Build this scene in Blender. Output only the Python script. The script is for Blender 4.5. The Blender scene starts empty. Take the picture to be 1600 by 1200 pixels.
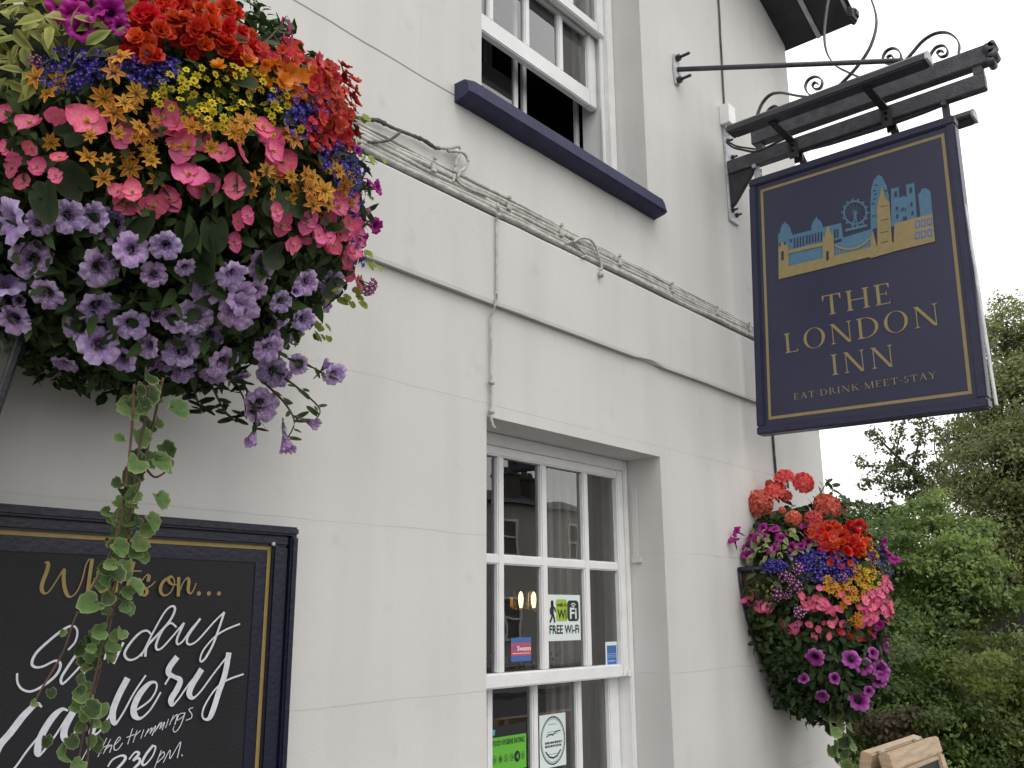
import bpy, bmesh, math, random
import numpy as np
from mathutils import Vector, Matrix, noise as mnoise
rnd = random.Random(7)
SC = bpy.context.scene
COL = SC.collection

# ------------------------------------------------------------------ camera
CAM = np.array([0.0, -2.0, 1.6])
CR = np.array([0.64895179, -0.76080743, -0.00579895])
CU = np.array([-0.18283439, -0.16334313, 0.96947956])
CF = np.array([0.73853447, 0.62808525, 0.24510358])
FPX = 1432.4375
cd = bpy.data.cameras.new('camera')
cam = bpy.data.objects.new('camera', cd); COL.objects.link(cam)
cd.sensor_width = 36.0; cd.lens = FPX / 1600 * 36
cd.clip_start = 0.02; cd.clip_end = 600
cam.matrix_world = Matrix(((CR[0], CU[0], -CF[0], CAM[0]), (CR[1], CU[1], -CF[1], CAM[1]), (CR[2], CU[2], -CF[2], CAM[2]), (0, 0, 0, 1)))
SC.camera = cam

# ------------------------------------------------------------------ world, sun, exposure
SUN_EL, SUN_AZ = math.radians(58), math.radians(200)     # azimuth measured from +y clockwise
wd = bpy.data.worlds.new('World'); SC.world = wd; wd.use_nodes = True
nt = wd.node_tree; N = nt.nodes; L = nt.links; N.clear()
sky = N.new('ShaderNodeTexSky'); sky.sky_type = 'NISHITA'; sky.sun_disc = False
sky.sun_elevation = SUN_EL; sky.sun_rotation = SUN_AZ; sky.dust_density = 4; sky.air_density = 1
tc = N.new('ShaderNodeTexCoord')
nz = N.new('ShaderNodeTexNoise'); nz.inputs['Scale'].default_value = 2.2; nz.inputs['Detail'].default_value = 6
L.new(tc.outputs['Generated'], nz.inputs['Vector'])
sx = N.new('ShaderNodeSeparateXYZ'); L.new(tc.outputs['Generated'], sx.inputs[0])
mr = N.new('ShaderNodeMapRange'); mr.inputs['From Min'].default_value = 0; mr.inputs['From Max'].default_value = 1
mr.inputs['To Min'].default_value = 15.0; mr.inputs['To Max'].default_value = 15.0
L.new(sx.outputs['Z'], mr.inputs['Value'])
mn = N.new('ShaderNodeMapRange'); mn.inputs['From Min'].default_value = .35; mn.inputs['From Max'].default_value = .7
mn.inputs['To Min'].default_value = .95; mn.inputs['To Max'].default_value = 1.08
L.new(nz.outputs['Fac'], mn.inputs['Value'])
mu = N.new('ShaderNodeMath'); mu.operation = 'MULTIPLY'; L.new(mr.outputs[0], mu.inputs[0]); L.new(mn.outputs[0], mu.inputs[1])
vm = N.new('ShaderNodeVectorMath'); vm.operation = 'SCALE'; vm.inputs[0].default_value = (1.0, .995, .985); L.new(mu.outputs[0], vm.inputs['Scale'])
mx = N.new('ShaderNodeMixRGB'); mx.inputs[0].default_value = .93
L.new(sky.outputs[0], mx.inputs[1]); L.new(vm.outputs[0], mx.inputs[2])
bg = N.new('ShaderNodeBackground'); bg.inputs['Strength'].default_value = .1
L.new(mx.outputs[0], bg.inputs['Color'])
wo = N.new('ShaderNodeOutputWorld'); L.new(bg.outputs[0], wo.inputs['Surface'])
sd = bpy.data.lights.new('sun', 'SUN'); sd.energy = .7; sd.angle = math.radians(30); sd.color = (1, .97, .92)
sun = bpy.data.objects.new('sun', sd); COL.objects.link(sun)
sv = Vector((math.sin(SUN_AZ) * math.cos(SUN_EL), math.cos(SUN_AZ) * math.cos(SUN_EL), math.sin(SUN_EL)))
sun.rotation_euler = sv.to_track_quat('Z', 'Y').to_euler()
SC.view_settings.view_transform = 'Standard'; SC.view_settings.look = 'None'
SC.view_settings.exposure = 0.12; SC.view_settings.gamma = 1

# ------------------------------------------------------------------ helpers
def lin(r, g, b):
    f = lambda c: (c / 255 / 12.92) if c / 255 <= .04045 else ((c / 255 + .055) / 1.055) ** 2.4
    return (f(r), f(g), f(b))
def ray(u, v): return (u - 800) * CR + (600 - v) * CU + FPX * CF
def onY(u, v, y=0.0): d = ray(u, v); return CAM + d * ((y - CAM[1]) / d[1])
def onX(u, v, x): d = ray(u, v); return CAM + d * ((x - CAM[0]) / d[0])
def onZ(u, v, z): d = ray(u, v); return CAM + d * ((z - CAM[2]) / d[2])
def atD(u, v, dist):
    d = ray(u, v); return CAM + d * (dist / math.hypot(d[0], d[1]))
def proj(p):
    d = np.asarray(p) - CAM; k = d @ CF
    return 800 + FPX * (d @ CR) / k, 600 - FPX * (d @ CU) / k, k

class MB:
    def __init__(s): s.v = []; s.f = []; s.c = []; s.m = []
    def add(s, vs, fs, col=None, mat=0):
        b = len(s.v); s.v.extend([tuple(map(float, q)) for q in vs])
        s.f.extend([tuple(b + i for i in q) for q in fs]); s.m.extend([mat] * len(fs))
        if col is None: s.c.extend([(1, 1, 1)] * len(vs))
        elif isinstance(col, tuple): s.c.extend([col] * len(vs))
        else: s.c.extend(col)
    def box(s, x0, x1, y0, y1, z0, z1, mat=0, col=None):
        s.add([(x0, y0, z0), (x1, y0, z0), (x1, y1, z0), (x0, y1, z0), (x0, y0, z1), (x1, y0, z1), (x1, y1, z1), (x0, y1, z1)],
              [(0, 3, 2, 1), (4, 5, 6, 7), (0, 1, 5, 4), (1, 2, 6, 5), (2, 3, 7, 6), (3, 0, 4, 7)], col, mat)
    def obox(s, c, ax, ay, az, mat=0):      # oriented box: centre and three half-axis vectors
        c, ax, ay, az = map(np.array, (c, ax, ay, az))
        P = [c + i * ax + j * ay + k * az for k in (-1, 1) for i, j in ((-1, -1), (1, -1), (1, 1), (-1, 1))]
        s.add(P, [(0, 3, 2, 1), (4, 5, 6, 7), (0, 1, 5, 4), (1, 2, 6, 5), (2, 3, 7, 6), (3, 0, 4, 7)], None, mat)
    def tube(s, pts, r, n=8, mat=0, col=None):
        P = [np.array(p, float) for p in pts]; k = len(P)
        rr = r if isinstance(r, (list, tuple)) else [r] * k
        up = np.array((0, 0, 1.0)); V = []; F = []
        for i in range(k):
            t = P[min(i + 1, k - 1)] - P[max(i - 1, 0)]; t = t / (np.linalg.norm(t) + 1e-9)
            a = np.cross(t, up)
            if np.linalg.norm(a) < .15: a = np.cross(t, (1.0, 0, 0))
            a /= np.linalg.norm(a); b = np.cross(t, a)
            for j in range(n):
                w = 2 * math.pi * j / n; V.append(P[i] + rr[i] * (math.cos(w) * a + math.sin(w) * b))
        for i in range(k - 1):
            for j in range(n):
                F.append((i * n + j, i * n + (j + 1) % n, (i + 1) * n + (j + 1) % n, (i + 1) * n + j))
        F.append(tuple(range(n))[::-1]); F.append(tuple((k - 1) * n + j for j in range(n)))
        s.add(V, F, col, mat)
    def prism(s, poly, fn, off, mat=0):     # poly 2-D -> fn(a,b) 3-D, extruded by vector off
        P = [np.array(fn(*q), float) for q in poly]; n = len(P); o = np.array(off, float)
        s.add(P + [q + o for q in P], [tuple(range(n))[::-1], tuple(range(n, 2 * n))] + [(i, (i + 1) % n, n + (i + 1) % n, n + i) for i in range(n)], None, mat)
    def flat(s, pts3, mat=0): s.add(pts3, [tuple(range(len(pts3)))], None, mat)
    def build(s, name, mats, parent=None, smooth=False, bevel=0, seg=2, loc=None, fixn=True):
        me = bpy.data.meshes.new(name)
        o3 = np.array(loc if loc is not None else (0, 0, 0), float)
        V = [tuple(np.array(q) - o3) for q in s.v] if loc is not None else s.v
        me.from_pydata(V, [], s.f)
        ca = me.color_attributes.new('Col', 'FLOAT_COLOR', 'POINT')
        ca.data.foreach_set('color', np.array([(*c, 1) for c in s.c], 'f').ravel())
        for m in (mats if isinstance(mats, (list, tuple)) else [mats]): me.materials.append(m)
        me.polygons.foreach_set('material_index', s.m)
        if bevel or fixn:
            bm = bmesh.new(); bm.from_mesh(me)
            if fixn: bmesh.ops.recalc_face_normals(bm, faces=bm.faces)
            if bevel:
                ed = [e for e in bm.edges if len(e.link_faces) == 2 and e.calc_face_angle(0) > .5]
                bmesh.ops.bevel(bm, geom=ed, offset=bevel, segments=seg, affect='EDGES', clamp_overlap=True)
            bm.to_mesh(me); bm.free()
        if smooth: me.polygons.foreach_set('use_smooth', [True] * len(me.polygons))
        return link(name, me, parent, loc)
def link(name, me, parent=None, loc=None):
    o = bpy.data.objects.new(name, me); COL.objects.link(o)
    if parent is not None:
        o.parent = parent
        if loc is None: o.location = -Vector(world_loc(parent))
        else: o.location = Vector(loc) - Vector(world_loc(parent))
    elif loc is not None: o.location = loc
    return o
def world_loc(o):
    v = Vector(o.location)
    while o.parent is not None: o = o.parent; v = v + Vector(o.location)
    return v
def tag(o, label=None, cat=None, group=None, kind=None):
    if label: o['label'] = label
    if cat: o['category'] = cat
    if group: o['group'] = group
    if kind: o['kind'] = kind
    return o
def thing(name, label, cat, loc, group=None):
    o = bpy.data.objects.new(name, None); COL.objects.link(o); o.location = loc; o.empty_display_size = .1
    return tag(o, label, cat, group)

# ------------------------------------------------------------------ materials
def mat(name, col, rough=.6, nscale=8, namt=.12, bump=0, bscale=60, metal=0, spec=.5, emit=None, stretch=None, coat=0):
    m = bpy.data.materials.new(name); m.use_nodes = True; t = m.node_tree; n = t.nodes; l = t.links
    b = n['Principled BSDF']; b.inputs['Roughness'].default_value = rough; b.inputs['Metallic'].default_value = metal
    b.inputs['Specular IOR Level'].default_value = spec
    if coat: b.inputs['Coat Weight'].default_value = coat; b.inputs['Coat Roughness'].default_value = .15
    tcx = n.new('ShaderNodeTexCoord'); mp = n.new('ShaderNodeMapping'); l.new(tcx.outputs['Object'], mp.inputs[0])
    if stretch: mp.inputs['Scale'].default_value = stretch
    z = n.new('ShaderNodeTexNoise'); z.inputs['Scale'].default_value = nscale; z.inputs['Detail'].default_value = 5; l.new(mp.outputs[0], z.inputs['Vector'])
    rmp = n.new('ShaderNodeMapRange'); rmp.inputs['From Min'].default_value = .3; rmp.inputs['From Max'].default_value = .7
    rmp.inputs['To Min'].default_value = 1 - namt; rmp.inputs['To Max'].default_value = 1 + namt; l.new(z.outputs['Fac'], rmp.inputs['Value'])
    v = n.new('ShaderNodeVectorMath'); v.operation = 'SCALE'; v.inputs[0].default_value = col; l.new(rmp.outputs[0], v.inputs['Scale'])
    l.new(v.outputs[0], b.inputs['Base Color'])
    if bump:
        z2 = n.new('ShaderNodeTexNoise'); z2.inputs['Scale'].default_value = bscale; z2.inputs['Detail'].default_value = 4; l.new(mp.outputs[0], z2.inputs['Vector'])
        bp = n.new('ShaderNodeBump'); bp.inputs['Strength'].default_value = bump; bp.inputs['Distance'].default_value = .01
        l.new(z2.outputs['Fac'], bp.inputs['Height']); l.new(bp.outputs[0], b.inputs['Normal'])
    if emit:
        b.inputs['Emission Color'].default_value = (*emit[0], 1); b.inputs['Emission Strength'].default_value = emit[1]
    return m
def petal_mat(name, rough=.55, trans=.3, vary=.2, spots=None, hue=.012, spec=.3, ns=7):
    m = bpy.data.materials.new(name); m.use_nodes = True; t = m.node_tree; n = t.nodes; l = t.links
    b = n['Principled BSDF']; b.inputs['Roughness'].default_value = rough; b.inputs['Specular IOR Level'].default_value = spec
    at = n.new('ShaderNodeAttribute'); at.attribute_name = 'Col'
    oi = n.new('ShaderNodeObjectInfo')
    hs = n.new('ShaderNodeHueSaturation'); l.new(at.outputs['Color'], hs.inputs['Color'])
    r1 = n.new('ShaderNodeMapRange'); r1.inputs['To Min'].default_value = 1 - vary; r1.inputs['To Max'].default_value = 1 + vary; l.new(oi.outputs['Random'], r1.inputs['Value']); l.new(r1.outputs[0], hs.inputs['Value'])
    mm = n.new('ShaderNodeMath'); mm.operation = 'MULTIPLY'; mm.inputs[1].default_value = 7.31; l.new(oi.outputs['Random'], mm.inputs[0])
    fr = n.new('ShaderNodeMath'); fr.operation = 'FRACT'; l.new(mm.outputs[0], fr.inputs[0])
    r2 = n.new('ShaderNodeMapRange'); r2.inputs['To Min'].default_value = .5 - hue; r2.inputs['To Max'].default_value = .5 + hue; l.new(fr.outputs[0], r2.inputs['Value']); l.new(r2.outputs[0], hs.inputs['Hue'])
    out = hs.outputs[0]
    tcx = n.new('ShaderNodeTexCoord')
    z = n.new('ShaderNodeTexNoise'); z.inputs['Scale'].default_value = ns; z.inputs['Detail'].default_value = 3; l.new(tcx.outputs['Object'], z.inputs['Vector'])
    if spots:
        ad = n.new('ShaderNodeVectorMath'); ad.operation = 'ADD'; l.new(tcx.outputs['Object'], ad.inputs[0]); l.new(oi.outputs['Random'], ad.inputs[1]); l.new(ad.outputs[0], z.inputs['Vector'])
        z.inputs['Scale'].default_value = 5.5
        rr = n.new('ShaderNodeMapRange'); rr.inputs['From Min'].default_value = .46; rr.inputs['From Max'].default_value = .64; l.new(z.outputs['Fac'], rr.inputs['Value'])
        ml = n.new('ShaderNodeMath'); ml.operation = 'MULTIPLY'; ml.inputs[1].default_value = .6; l.new(rr.outputs[0], ml.inputs[0])
        m2 = n.new('ShaderNodeMixRGB'); m2.inputs[2].default_value = (*spots, 1); l.new(ml.outputs[0], m2.inputs[0]); l.new(out, m2.inputs[1]); out = m2.outputs[0]
    else:
        rr = n.new('ShaderNodeMapRange'); rr.inputs['From Min'].default_value = .3; rr.inputs['From Max'].default_value = .7; rr.inputs['To Min'].default_value = .82; rr.inputs['To Max'].default_value = 1.15; l.new(z.outputs['Fac'], rr.inputs['Value'])
        sc = n.new('ShaderNodeVectorMath'); sc.operation = 'SCALE'; l.new(out, sc.inputs[0]); l.new(rr.outputs[0], sc.inputs['Scale']); out = sc.outputs[0]
    l.new(out, b.inputs['Base Color'])
    tr = n.new('ShaderNodeBsdfTranslucent'); l.new(out, tr.inputs['Color'])
    mxs = n.new('ShaderNodeMixShader'); mxs.inputs[0].default_value = trans
    l.new(b.outputs[0], mxs.inputs[1]); l.new(tr.outputs[0], mxs.inputs[2]); l.new(mxs.outputs[0], n['Material Output'].inputs['Surface'])
    return m
def glass_mat(name, tint=(.95, .97, .97), rough=0.0, dark=1.0):
    m = bpy.data.materials.new(name); m.use_nodes = True; t = m.node_tree; n = t.nodes; l = t.links
    n.remove(n['Principled BSDF'])
    tr = n.new('ShaderNodeBsdfTransparent'); tr.inputs[0].default_value = (*[c * dark for c in tint], 1)
    gl = n.new('ShaderNodeBsdfGlossy'); gl.inputs['Roughness'].default_value = rough; gl.inputs[0].default_value = (.95, .95, .95, 1)
    fz = n.new('ShaderNodeFresnel'); fz.inputs[0].default_value = 1.52
    nzz = n.new('ShaderNodeTexNoise'); nzz.inputs['Scale'].default_value = 3.0
    tcx = n.new('ShaderNodeTexCoord'); l.new(tcx.outputs['Object'], nzz.inputs['Vector'])
    bp = n.new('ShaderNodeBump'); bp.inputs['Strength'].default_value = .05; bp.inputs['Distance'].default_value = .02; l.new(nzz.outputs['Fac'], bp.inputs['Height']); l.new(bp.outputs[0], gl.inputs['Normal'])
    mp = n.new('ShaderNodeMath'); mp.operation = 'MULTIPLY'; mp.inputs[1].default_value = 2.5; l.new(fz.outputs[0], mp.inputs[0])
    ms = n.new('ShaderNodeMixShader'); l.new(mp.outputs[0], ms.inputs[0]); l.new(tr.outputs[0], ms.inputs[1]); l.new(gl.outputs[0], ms.inputs[2])
    l.new(ms.outputs[0], n['Material Output'].inputs['Surface'])
    return m
def wall_mat():
    m = bpy.data.materials.new('painted_render'); m.use_nodes = True; t = m.node_tree; n = t.nodes; l = t.links
    b = n['Principled BSDF']; b.inputs['Roughness'].default_value = .75; b.inputs['Specular IOR Level'].default_value = .3
    tcx = n.new('ShaderNodeTexCoord'); P = tcx.outputs['Object']
    def M(op, a, b_=None, c=None):
        q = n.new('ShaderNodeMath'); q.operation = op
        for i, w in enumerate((a, b_, c)):
            if w is None: continue
            if isinstance(w, (int, float)): q.inputs[i].default_value = w
            else: l.new(w, q.inputs[i])
        return q.outputs[0]
    def NZ(scale, detail=4, stretch=None):
        q = n.new('ShaderNodeTexNoise'); q.inputs['Scale'].default_value = scale; q.inputs['Detail'].default_value = detail
        if stretch:
            mp = n.new('ShaderNodeMapping'); mp.inputs['Scale'].default_value = stretch; l.new(P, mp.inputs[0]); l.new(mp.outputs[0], q.inputs['Vector'])
        else: l.new(P, q.inputs['Vector'])
        return q.outputs['Fac']
    def MR(v, a, b_, c, d):
        q = n.new('ShaderNodeMapRange'); l.new(v, q.inputs['Value'])
        for k, w in zip(('From Min', 'From Max', 'To Min', 'To Max'), (a, b_, c, d)): q.inputs[k].default_value = w
        return q.outputs[0]
    s = n.new('ShaderNodeSeparateXYZ'); l.new(P, s.inputs[0])
    wob = M('MULTIPLY', M('SUBTRACT', NZ(3.5, 3), .5), .02)
    zz = M('ADD', s.outputs['Z'], wob); xx = M('ADD', s.outputs['X'], wob)
    groove = None
    def band(v, c, w): return M('LESS_THAN', M('ABSOLUTE', M('SUBTRACT', v, c)), w)
    lines = [band(zz, z, w) for z, w in ((1.850, .0022), (1.372, .0022), (2.287, .0018), (.9, .002))]
    up = M('GREATER_THAN', s.outputs['Z'], 3.362); mid = M('MULTIPLY', M('GREATER_THAN', s.outputs['Z'], 3.0), M('LESS_THAN', s.outputs['Z'], 3.362))
    lines += [M('MULTIPLY', band(xx, 1.885, .0016), up), M('MULTIPLY', band(xx, 2.56, .0016), mid), M('MULTIPLY', band(xx, 3.9, .0016), mid), M('MULTIPLY', band(xx, 1.2, .0016), mid)]
    for q in lines: groove = q if groove is None else M('MAXIMUM', groove, q)
    brk = MR(NZ(2.2, 2), .36, .55, .12, 1.0)
    # the scored line at sill height is the deepest, its colour darkened for dirt and groove shadow
    deep = M('MULTIPLY', band(zz, 3.362, .0034), M('LESS_THAN', s.outputs['X'], 2.1))
    groove2 = M('MAXIMUM', M('MULTIPLY', groove, brk), deep)
    base = MR(NZ(1.6, 6), .3, .7, .95, 1.04)
    streak = MR(NZ(5, 4, (1.0, 1.0, .12)), .45, .8, 1.0, .90)
    speck = MR(NZ(160, 2), .74, .80, 1.0, .62)
    blot = MR(NZ(9, 6), .62, .78, 1.0, .90)
    f = M('MULTIPLY', M('MULTIPLY', base, streak), M('MULTIPLY', speck, blot))
    f = M('MULTIPLY', f, M('SUBTRACT', 1.0, M('ADD', M('MULTIPLY', groove2, .10), M('MULTIPLY', deep, .45))))
    v = n.new('ShaderNodeVectorMath'); v.operation = 'SCALE'; v.inputs[0].default_value = (.632, .618, .594); l.new(f, v.inputs['Scale']); l.new(v.outputs[0], b.inputs['Base Color'])
    h = M('ADD', M('MULTIPLY', NZ(190, 3), .16), M('ADD', M('MULTIPLY', NZ(28, 4), .22), M('MULTIPLY', NZ(5, 3), .55)))
    h = M('SUBTRACT', h, M('MULTIPLY', groove2, .5))
    bp = n.new('ShaderNodeBump'); bp.inputs['Strength'].default_value = .55; bp.inputs['Distance'].default_value = .006; l.new(h, bp.inputs['Height']); l.new(bp.outputs[0], b.inputs['Normal'])
    return m

M_WALL = wall_mat()
M_CABLE = mat('painted_cable', (.47, .46, .43), .6, 30, .25, .5, 90)
M_DCABLE = mat('weathered_cable', (.10, .095, .09), .8, 25, .5, .5, 120)
M_WHITE = mat('white_gloss_paint', (.80, .80, .80), .35, 12, .05, .12, 60, spec=.5)
M_NAVYSILL = mat('navy_sill_paint', lin(50, 51, 79), .6, 14, .16, .25, 70, spec=.3)
M_NAVY = mat('navy_paint', lin(40, 42, 68), .4, 12, .12, .15, 80)
M_NAVYD = mat('dark_navy_paint', lin(22, 24, 44), .38, 12, .12, .15, 80)
M_SIGN = mat('navy_sign_panel', lin(41, 43, 71), .34, 3, .08, spec=.6)
M_GOLD = mat('gold_paint', lin(150, 128, 72), .55, 40, .10)
M_GOLDS = mat('sign_gold', lin(146, 130, 88), .55, 40, .08)
M_BLUES = mat('sign_blue', lin(76, 116, 142), .55, 40, .08)
M_BOARD = mat('chalkboard', lin(27, 27, 31), .6, 6, .2, .15, 150, spec=.35)
M_CHALK = mat('chalk_pen', (.66, .67, .72), .8, 90, .10)
M_IRON = mat('black_iron', (.020, .020, .026), .45, 25, .35, .3, 120, spec=.5)
M_IRON2 = mat('faded_iron', (.060, .057, .070), .5, 25, .35, .3, 120)
M_GREYMETAL = mat('painted_steel', (.50, .50, .53), .5, 18, .25, .3, 60)
M_TROUGH = mat('dark_grey_aluminium', (.05, .05, .062), .4, 10, .15)
M_ROOFD = mat('dark_soffit', (.030, .030, .036), .6, 10, .3, .3, 40)
M_SLATE = mat('slate', (.06, .065, .075), .6, 12, .3, .4, 30)
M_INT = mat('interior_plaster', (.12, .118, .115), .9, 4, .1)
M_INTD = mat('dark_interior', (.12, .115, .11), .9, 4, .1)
M_CURT = mat('curtain_cloth', (.42, .39, .36), .95, 20, .15, stretch=(6, 6, .3))
M_GLASS = glass_mat('window_glass')
M_LGLASS = glass_mat('lantern_glass', (.6, .62, .65), .15)
M_BULB = mat('lit_bulb', (1, .8, .5), .5, emit=((1, .60, .24), 7))
M_BRASS = mat('aged_brass', (.30, .22, .10), .4, metal=.9)
M_WOODA = mat('pale_timber', (.42, .31, .20), .6, 10, .22, .3, 60, stretch=(1, 1, 8))
M_WOODF = mat('grey_fence_timber', (.12, .105, .09), .85, 9, .35, .5, 40, stretch=(5, 5, .6))
M_BARK = mat('bark', (.07, .058, .045), .9, 14, .35, .6, 40)
M_STEM = mat('stem', (.10, .055, .035), .7, 30, .3)
M_GSTEM = mat('green_stem', (.08, .11, .035), .7, 30, .3)
M_SOIL = mat('soil', (.02, .015, .011), .95, 40, .4, .6, 60)
M_COCO = mat('coir_liner', (.055, .036, .024), .95, 60, .4, .8, 120)
M_ASPH = mat('asphalt', (.05, .05, .052), .85, 6, .2, .4, 150)
M_PAVE = mat('paving', (.11, .105, .10), .8, 4, .15, .3, 60)
M_GRASS = mat('grass', (.06, .09, .03), .9, 20, .35, .6, 80)
M_BRICKO = mat('opposite_render', (.42, .40, .37), .8, 3, .08)
M_CHIM = mat('chimney_brick', (.075, .065, .06), .85, 14, .3)
M_PAPERW = mat('white_sticker', (.72, .80, .78), .4, 5, .03)
M_LIME = mat('lime_print', lin(158, 186, 56), .4, 5, .03)
M_BLKP = mat('black_print', (.018, .018, .020), .4, 5, .03)
M_GREENP = mat('green_print', lin(100, 180, 60), .4, 5, .03)
M_PINKP = mat('pink_print', lin(184, 78, 100), .4, 5, .03)
M_BLUEP = mat('blue_print', lin(62, 104, 168), .4, 5, .03)
M_BLUEL = mat('pale_blue_print', lin(150, 180, 220), .4, 5, .03)
M_TEAL = mat('teal_print', lin(90, 160, 160), .4, 5, .03)
M_PETAL = petal_mat('petal')
M_PETUNIA = petal_mat('speckled_petal', spots=(.80, .74, .84), vary=.30, hue=.02)
M_WAXY = petal_mat('waxy_petal', rough=.4, vary=.16, spec=.45)
M_LEAF = petal_mat('leaf', rough=.55, trans=.25, vary=.12, spec=.22, ns=55)
M_TREE = petal_mat('tree_leaf', rough=.5, trans=.42, vary=.05, spec=.35, ns=3)

# ------------------------------------------------------------------ setting: ground
def sheet(name, x0, x1, y0, y1, z, m):
    b = MB(); b.add([(x0, y0, z), (x1, y0, z), (x1, y1, z), (x0, y1, z)], [(0, 1, 2, 3)])
    return tag(b.build(name, m), kind='structure')
sheet('ground', -300, 300, -300, 300, -.12, M_GRASS)
b = MB(); b.box(-60, 60, -3.4, .4, -.14, 0); tag(b.build('pavement', M_PAVE), kind='structure')
b = MB(); b.box(-60, 60, -3.53, -3.402, -.14, .005); tag(b.build('kerb', M_GREYMETAL, bevel=.015), kind='structure')
sheet('road', -60, 60, -11, -3.53, -.115, M_ASPH)
b = MB(); b.box(-60, 60, -17.8, -11, -.14, 0); tag(b.build('far_pavement', M_PAVE), kind='structure')

# ------------------------------------------------------------------ the pub
XC = 5.06                                   # right-hand corner of the front wall
W1 = (2.22, 3.31, .80, 2.245)               # ground-floor window opening
W2 = (2.19, 3.31, 3.40, 4.95)               # first-floor window opening
pub = thing('pub_building', 'cream rendered pub with two white sash windows and a navy upper sill', 'building', (2.5, 0, 0))
b = MB()
xs = sorted({-6.0, W1[0], W2[0], W1[1], XC}); zs = sorted({0, W1[2], W1[3], W2[2], W2[3], 5.12})
inh = lambda x, z: any(w[0] <= x <= w[1] and w[2] <= z <= w[3] for w in (W1, W2))
for i in range(len(xs) - 1):
    for k in range(len(zs) - 1):
        xa, xb, za, zb = xs[i], xs[i + 1], zs[k], zs[k + 1]
        if inh((xa + xb) / 2, (za + zb) / 2): continue
        b.add([(xa, 0, za), (xb, 0, za), (xb, 0, zb), (xa, 0, zb)], [(0, 1, 2, 3)])
b.add([(-6, 0, 5.12), (XC, 0, 5.12), (0, 0, 7.37), (-6, 0, 7.37)], [(0, 1, 2, 3)])
b.add([(XC, 0, 0), (XC, 9, 0), (XC, 9, 5.12), (XC, 0, 5.12)], [(0, 1, 2, 3)])
b.add([(-6, 0, 0), (-6, 9, 0), (-6, 9, 7.37), (-6, 0, 7.37)], [(3, 2, 1, 0)])
RD = .30
for (xa, xb, za, zb) in (W1, W2):
    b.add([(xb, 0, za), (xb, RD, za), (xb, RD, zb), (xb, 0, zb)], [(0, 1, 2, 3)])
    b.add([(xa, 0, za), (xa, RD, za), (xa, RD, zb), (xa, 0, zb)], [(3, 2, 1, 0)])
    b.add([(xa, 0, zb), (xb, 0, zb), (xb, RD, zb), (xa, RD, zb)], [(0, 1, 2, 3)])
    b.add([(xa, 0, za), (xb, 0, za), (xb, RD, za), (xa, RD, za)], [(3, 2, 1, 0)])
b.build('wall', M_WALL, pub, fixn=False)
# projecting string course, its lower arris slightly worn
b = MB(); n = 90
V = []; F = []
for i in range(n + 1):
    x = -6 + (XC + .022 + 6) * i / n
    w = .004 * mnoise.noise((x * 3.1, 0, 0)); w2 = .003 * mnoise.noise((x * 7.3, 5, 0))
    chip = .012 if 3.02 < x < 3.35 and (i % 2) else 0
    V += [(x, -.001, 2.640 + w), (x, -.021 + w2, 2.638 + w + chip), (x, -.023 + w2, 2.650 + w), (x, -.023 + w2, 2.956 + w), (x, -.019 + w2, 2.963 + w), (x, -.001, 2.966)]
for i in range(n):
    for j in range(5): F.append((i * 6 + j, (i + 1) * 6 + j, (i + 1) * 6 + j + 1, i * 6 + j + 1))
F.append(tuple(range(6))); F.append(tuple(n * 6 + j for j in range(6)))
b.add(V, F); b.build('string_course', M_WALL, pub)
# stone sill painted navy, hand-worn edges
b = MB(); n = 36; V = []; F = []; prof = [(.17, 3.415), (-.060, 3.412), (-.072, 3.402), (-.078, 3.352), (-.068, 3.342), (-.001, 3.336)]
for i in range(n + 1):
    x = 2.05 + 1.305 * i / n; e = min(i, n - i); sh = .010 if e == 0 else 0
    for q, (y, z) in enumerate(prof):
        w = .0030 * mnoise.noise((x * 6, q * 2.1, 0)) + .0022 * mnoise.noise((x * 21, q * 3.3, 4))
        if i > 4 and q in (1, 2): w += .0025
        yy = y + w + (sh if y < 0 else 0)
        if y >= 0 : yy = y
        V.append((x, yy if q != 5 else .0005 - .001, z + w - (sh * .6 if q in (1, 2) else 0) + (sh * .6 if q in (3, 4) else 0)))
k = len(prof)
for i in range(n):
    for j in range(k - 1): F.append((i * k + j, (i + 1) * k + j, (i + 1) * k + j + 1, i * k + j + 1))
F.append(tuple(range(k))); F.append(tuple(n * k + j for j in range(k)))
b.add(V, F); s_ = b.build('window_sill', M_NAVYSILL, pub); s_['label'] = 'navy painted stone sill under the first-floor window'
b = MB(); b.box(W1[0] - .05, W1[1] + .05, -.07, .17, .72, .802); b.build('window_sill', M_NAVYSILL, pub, bevel=.008)
# roof: sloping verge with dark soffit, barge strip and slate above
b = MB(); sl = .444
rf = lambda x, y, dz: (x, y, 5.125 + (XC - x) * sl + dz)
P = [rf(XC + .04, -.415, 0), rf(0, -.415, 0), rf(0, 9, 0), rf(XC + .04, 9, 0), rf(XC + .04, -.415, .075), rf(0, -.415, .075), rf(0, 9, .075), rf(XC + .04, 9, .075)]
b.add(P, [(0, 1, 2, 3), (7, 6, 5, 4), (0, 4, 5, 1), (1, 5, 6, 2), (2, 6, 7, 3), (3, 7, 4, 0)])
P = [rf(0, -.415, 0), rf(0, 9, 0), (-6.2, 9, 5.0), (-6.2, -.415, 5.0), rf(0, -.415, .075), rf(0, 9, .075), (-6.2, 9, 5.075), (-6.2, -.415, 5.075)]
b.add(P, [(0, 1, 2, 3), (7, 6, 5, 4), (0, 4, 5, 1), (1, 5, 6, 2), (2, 6, 7, 3), (3, 7, 4, 0)])
roof = b.build('roof', M_ROOFD, pub)
b = MB()
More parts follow.
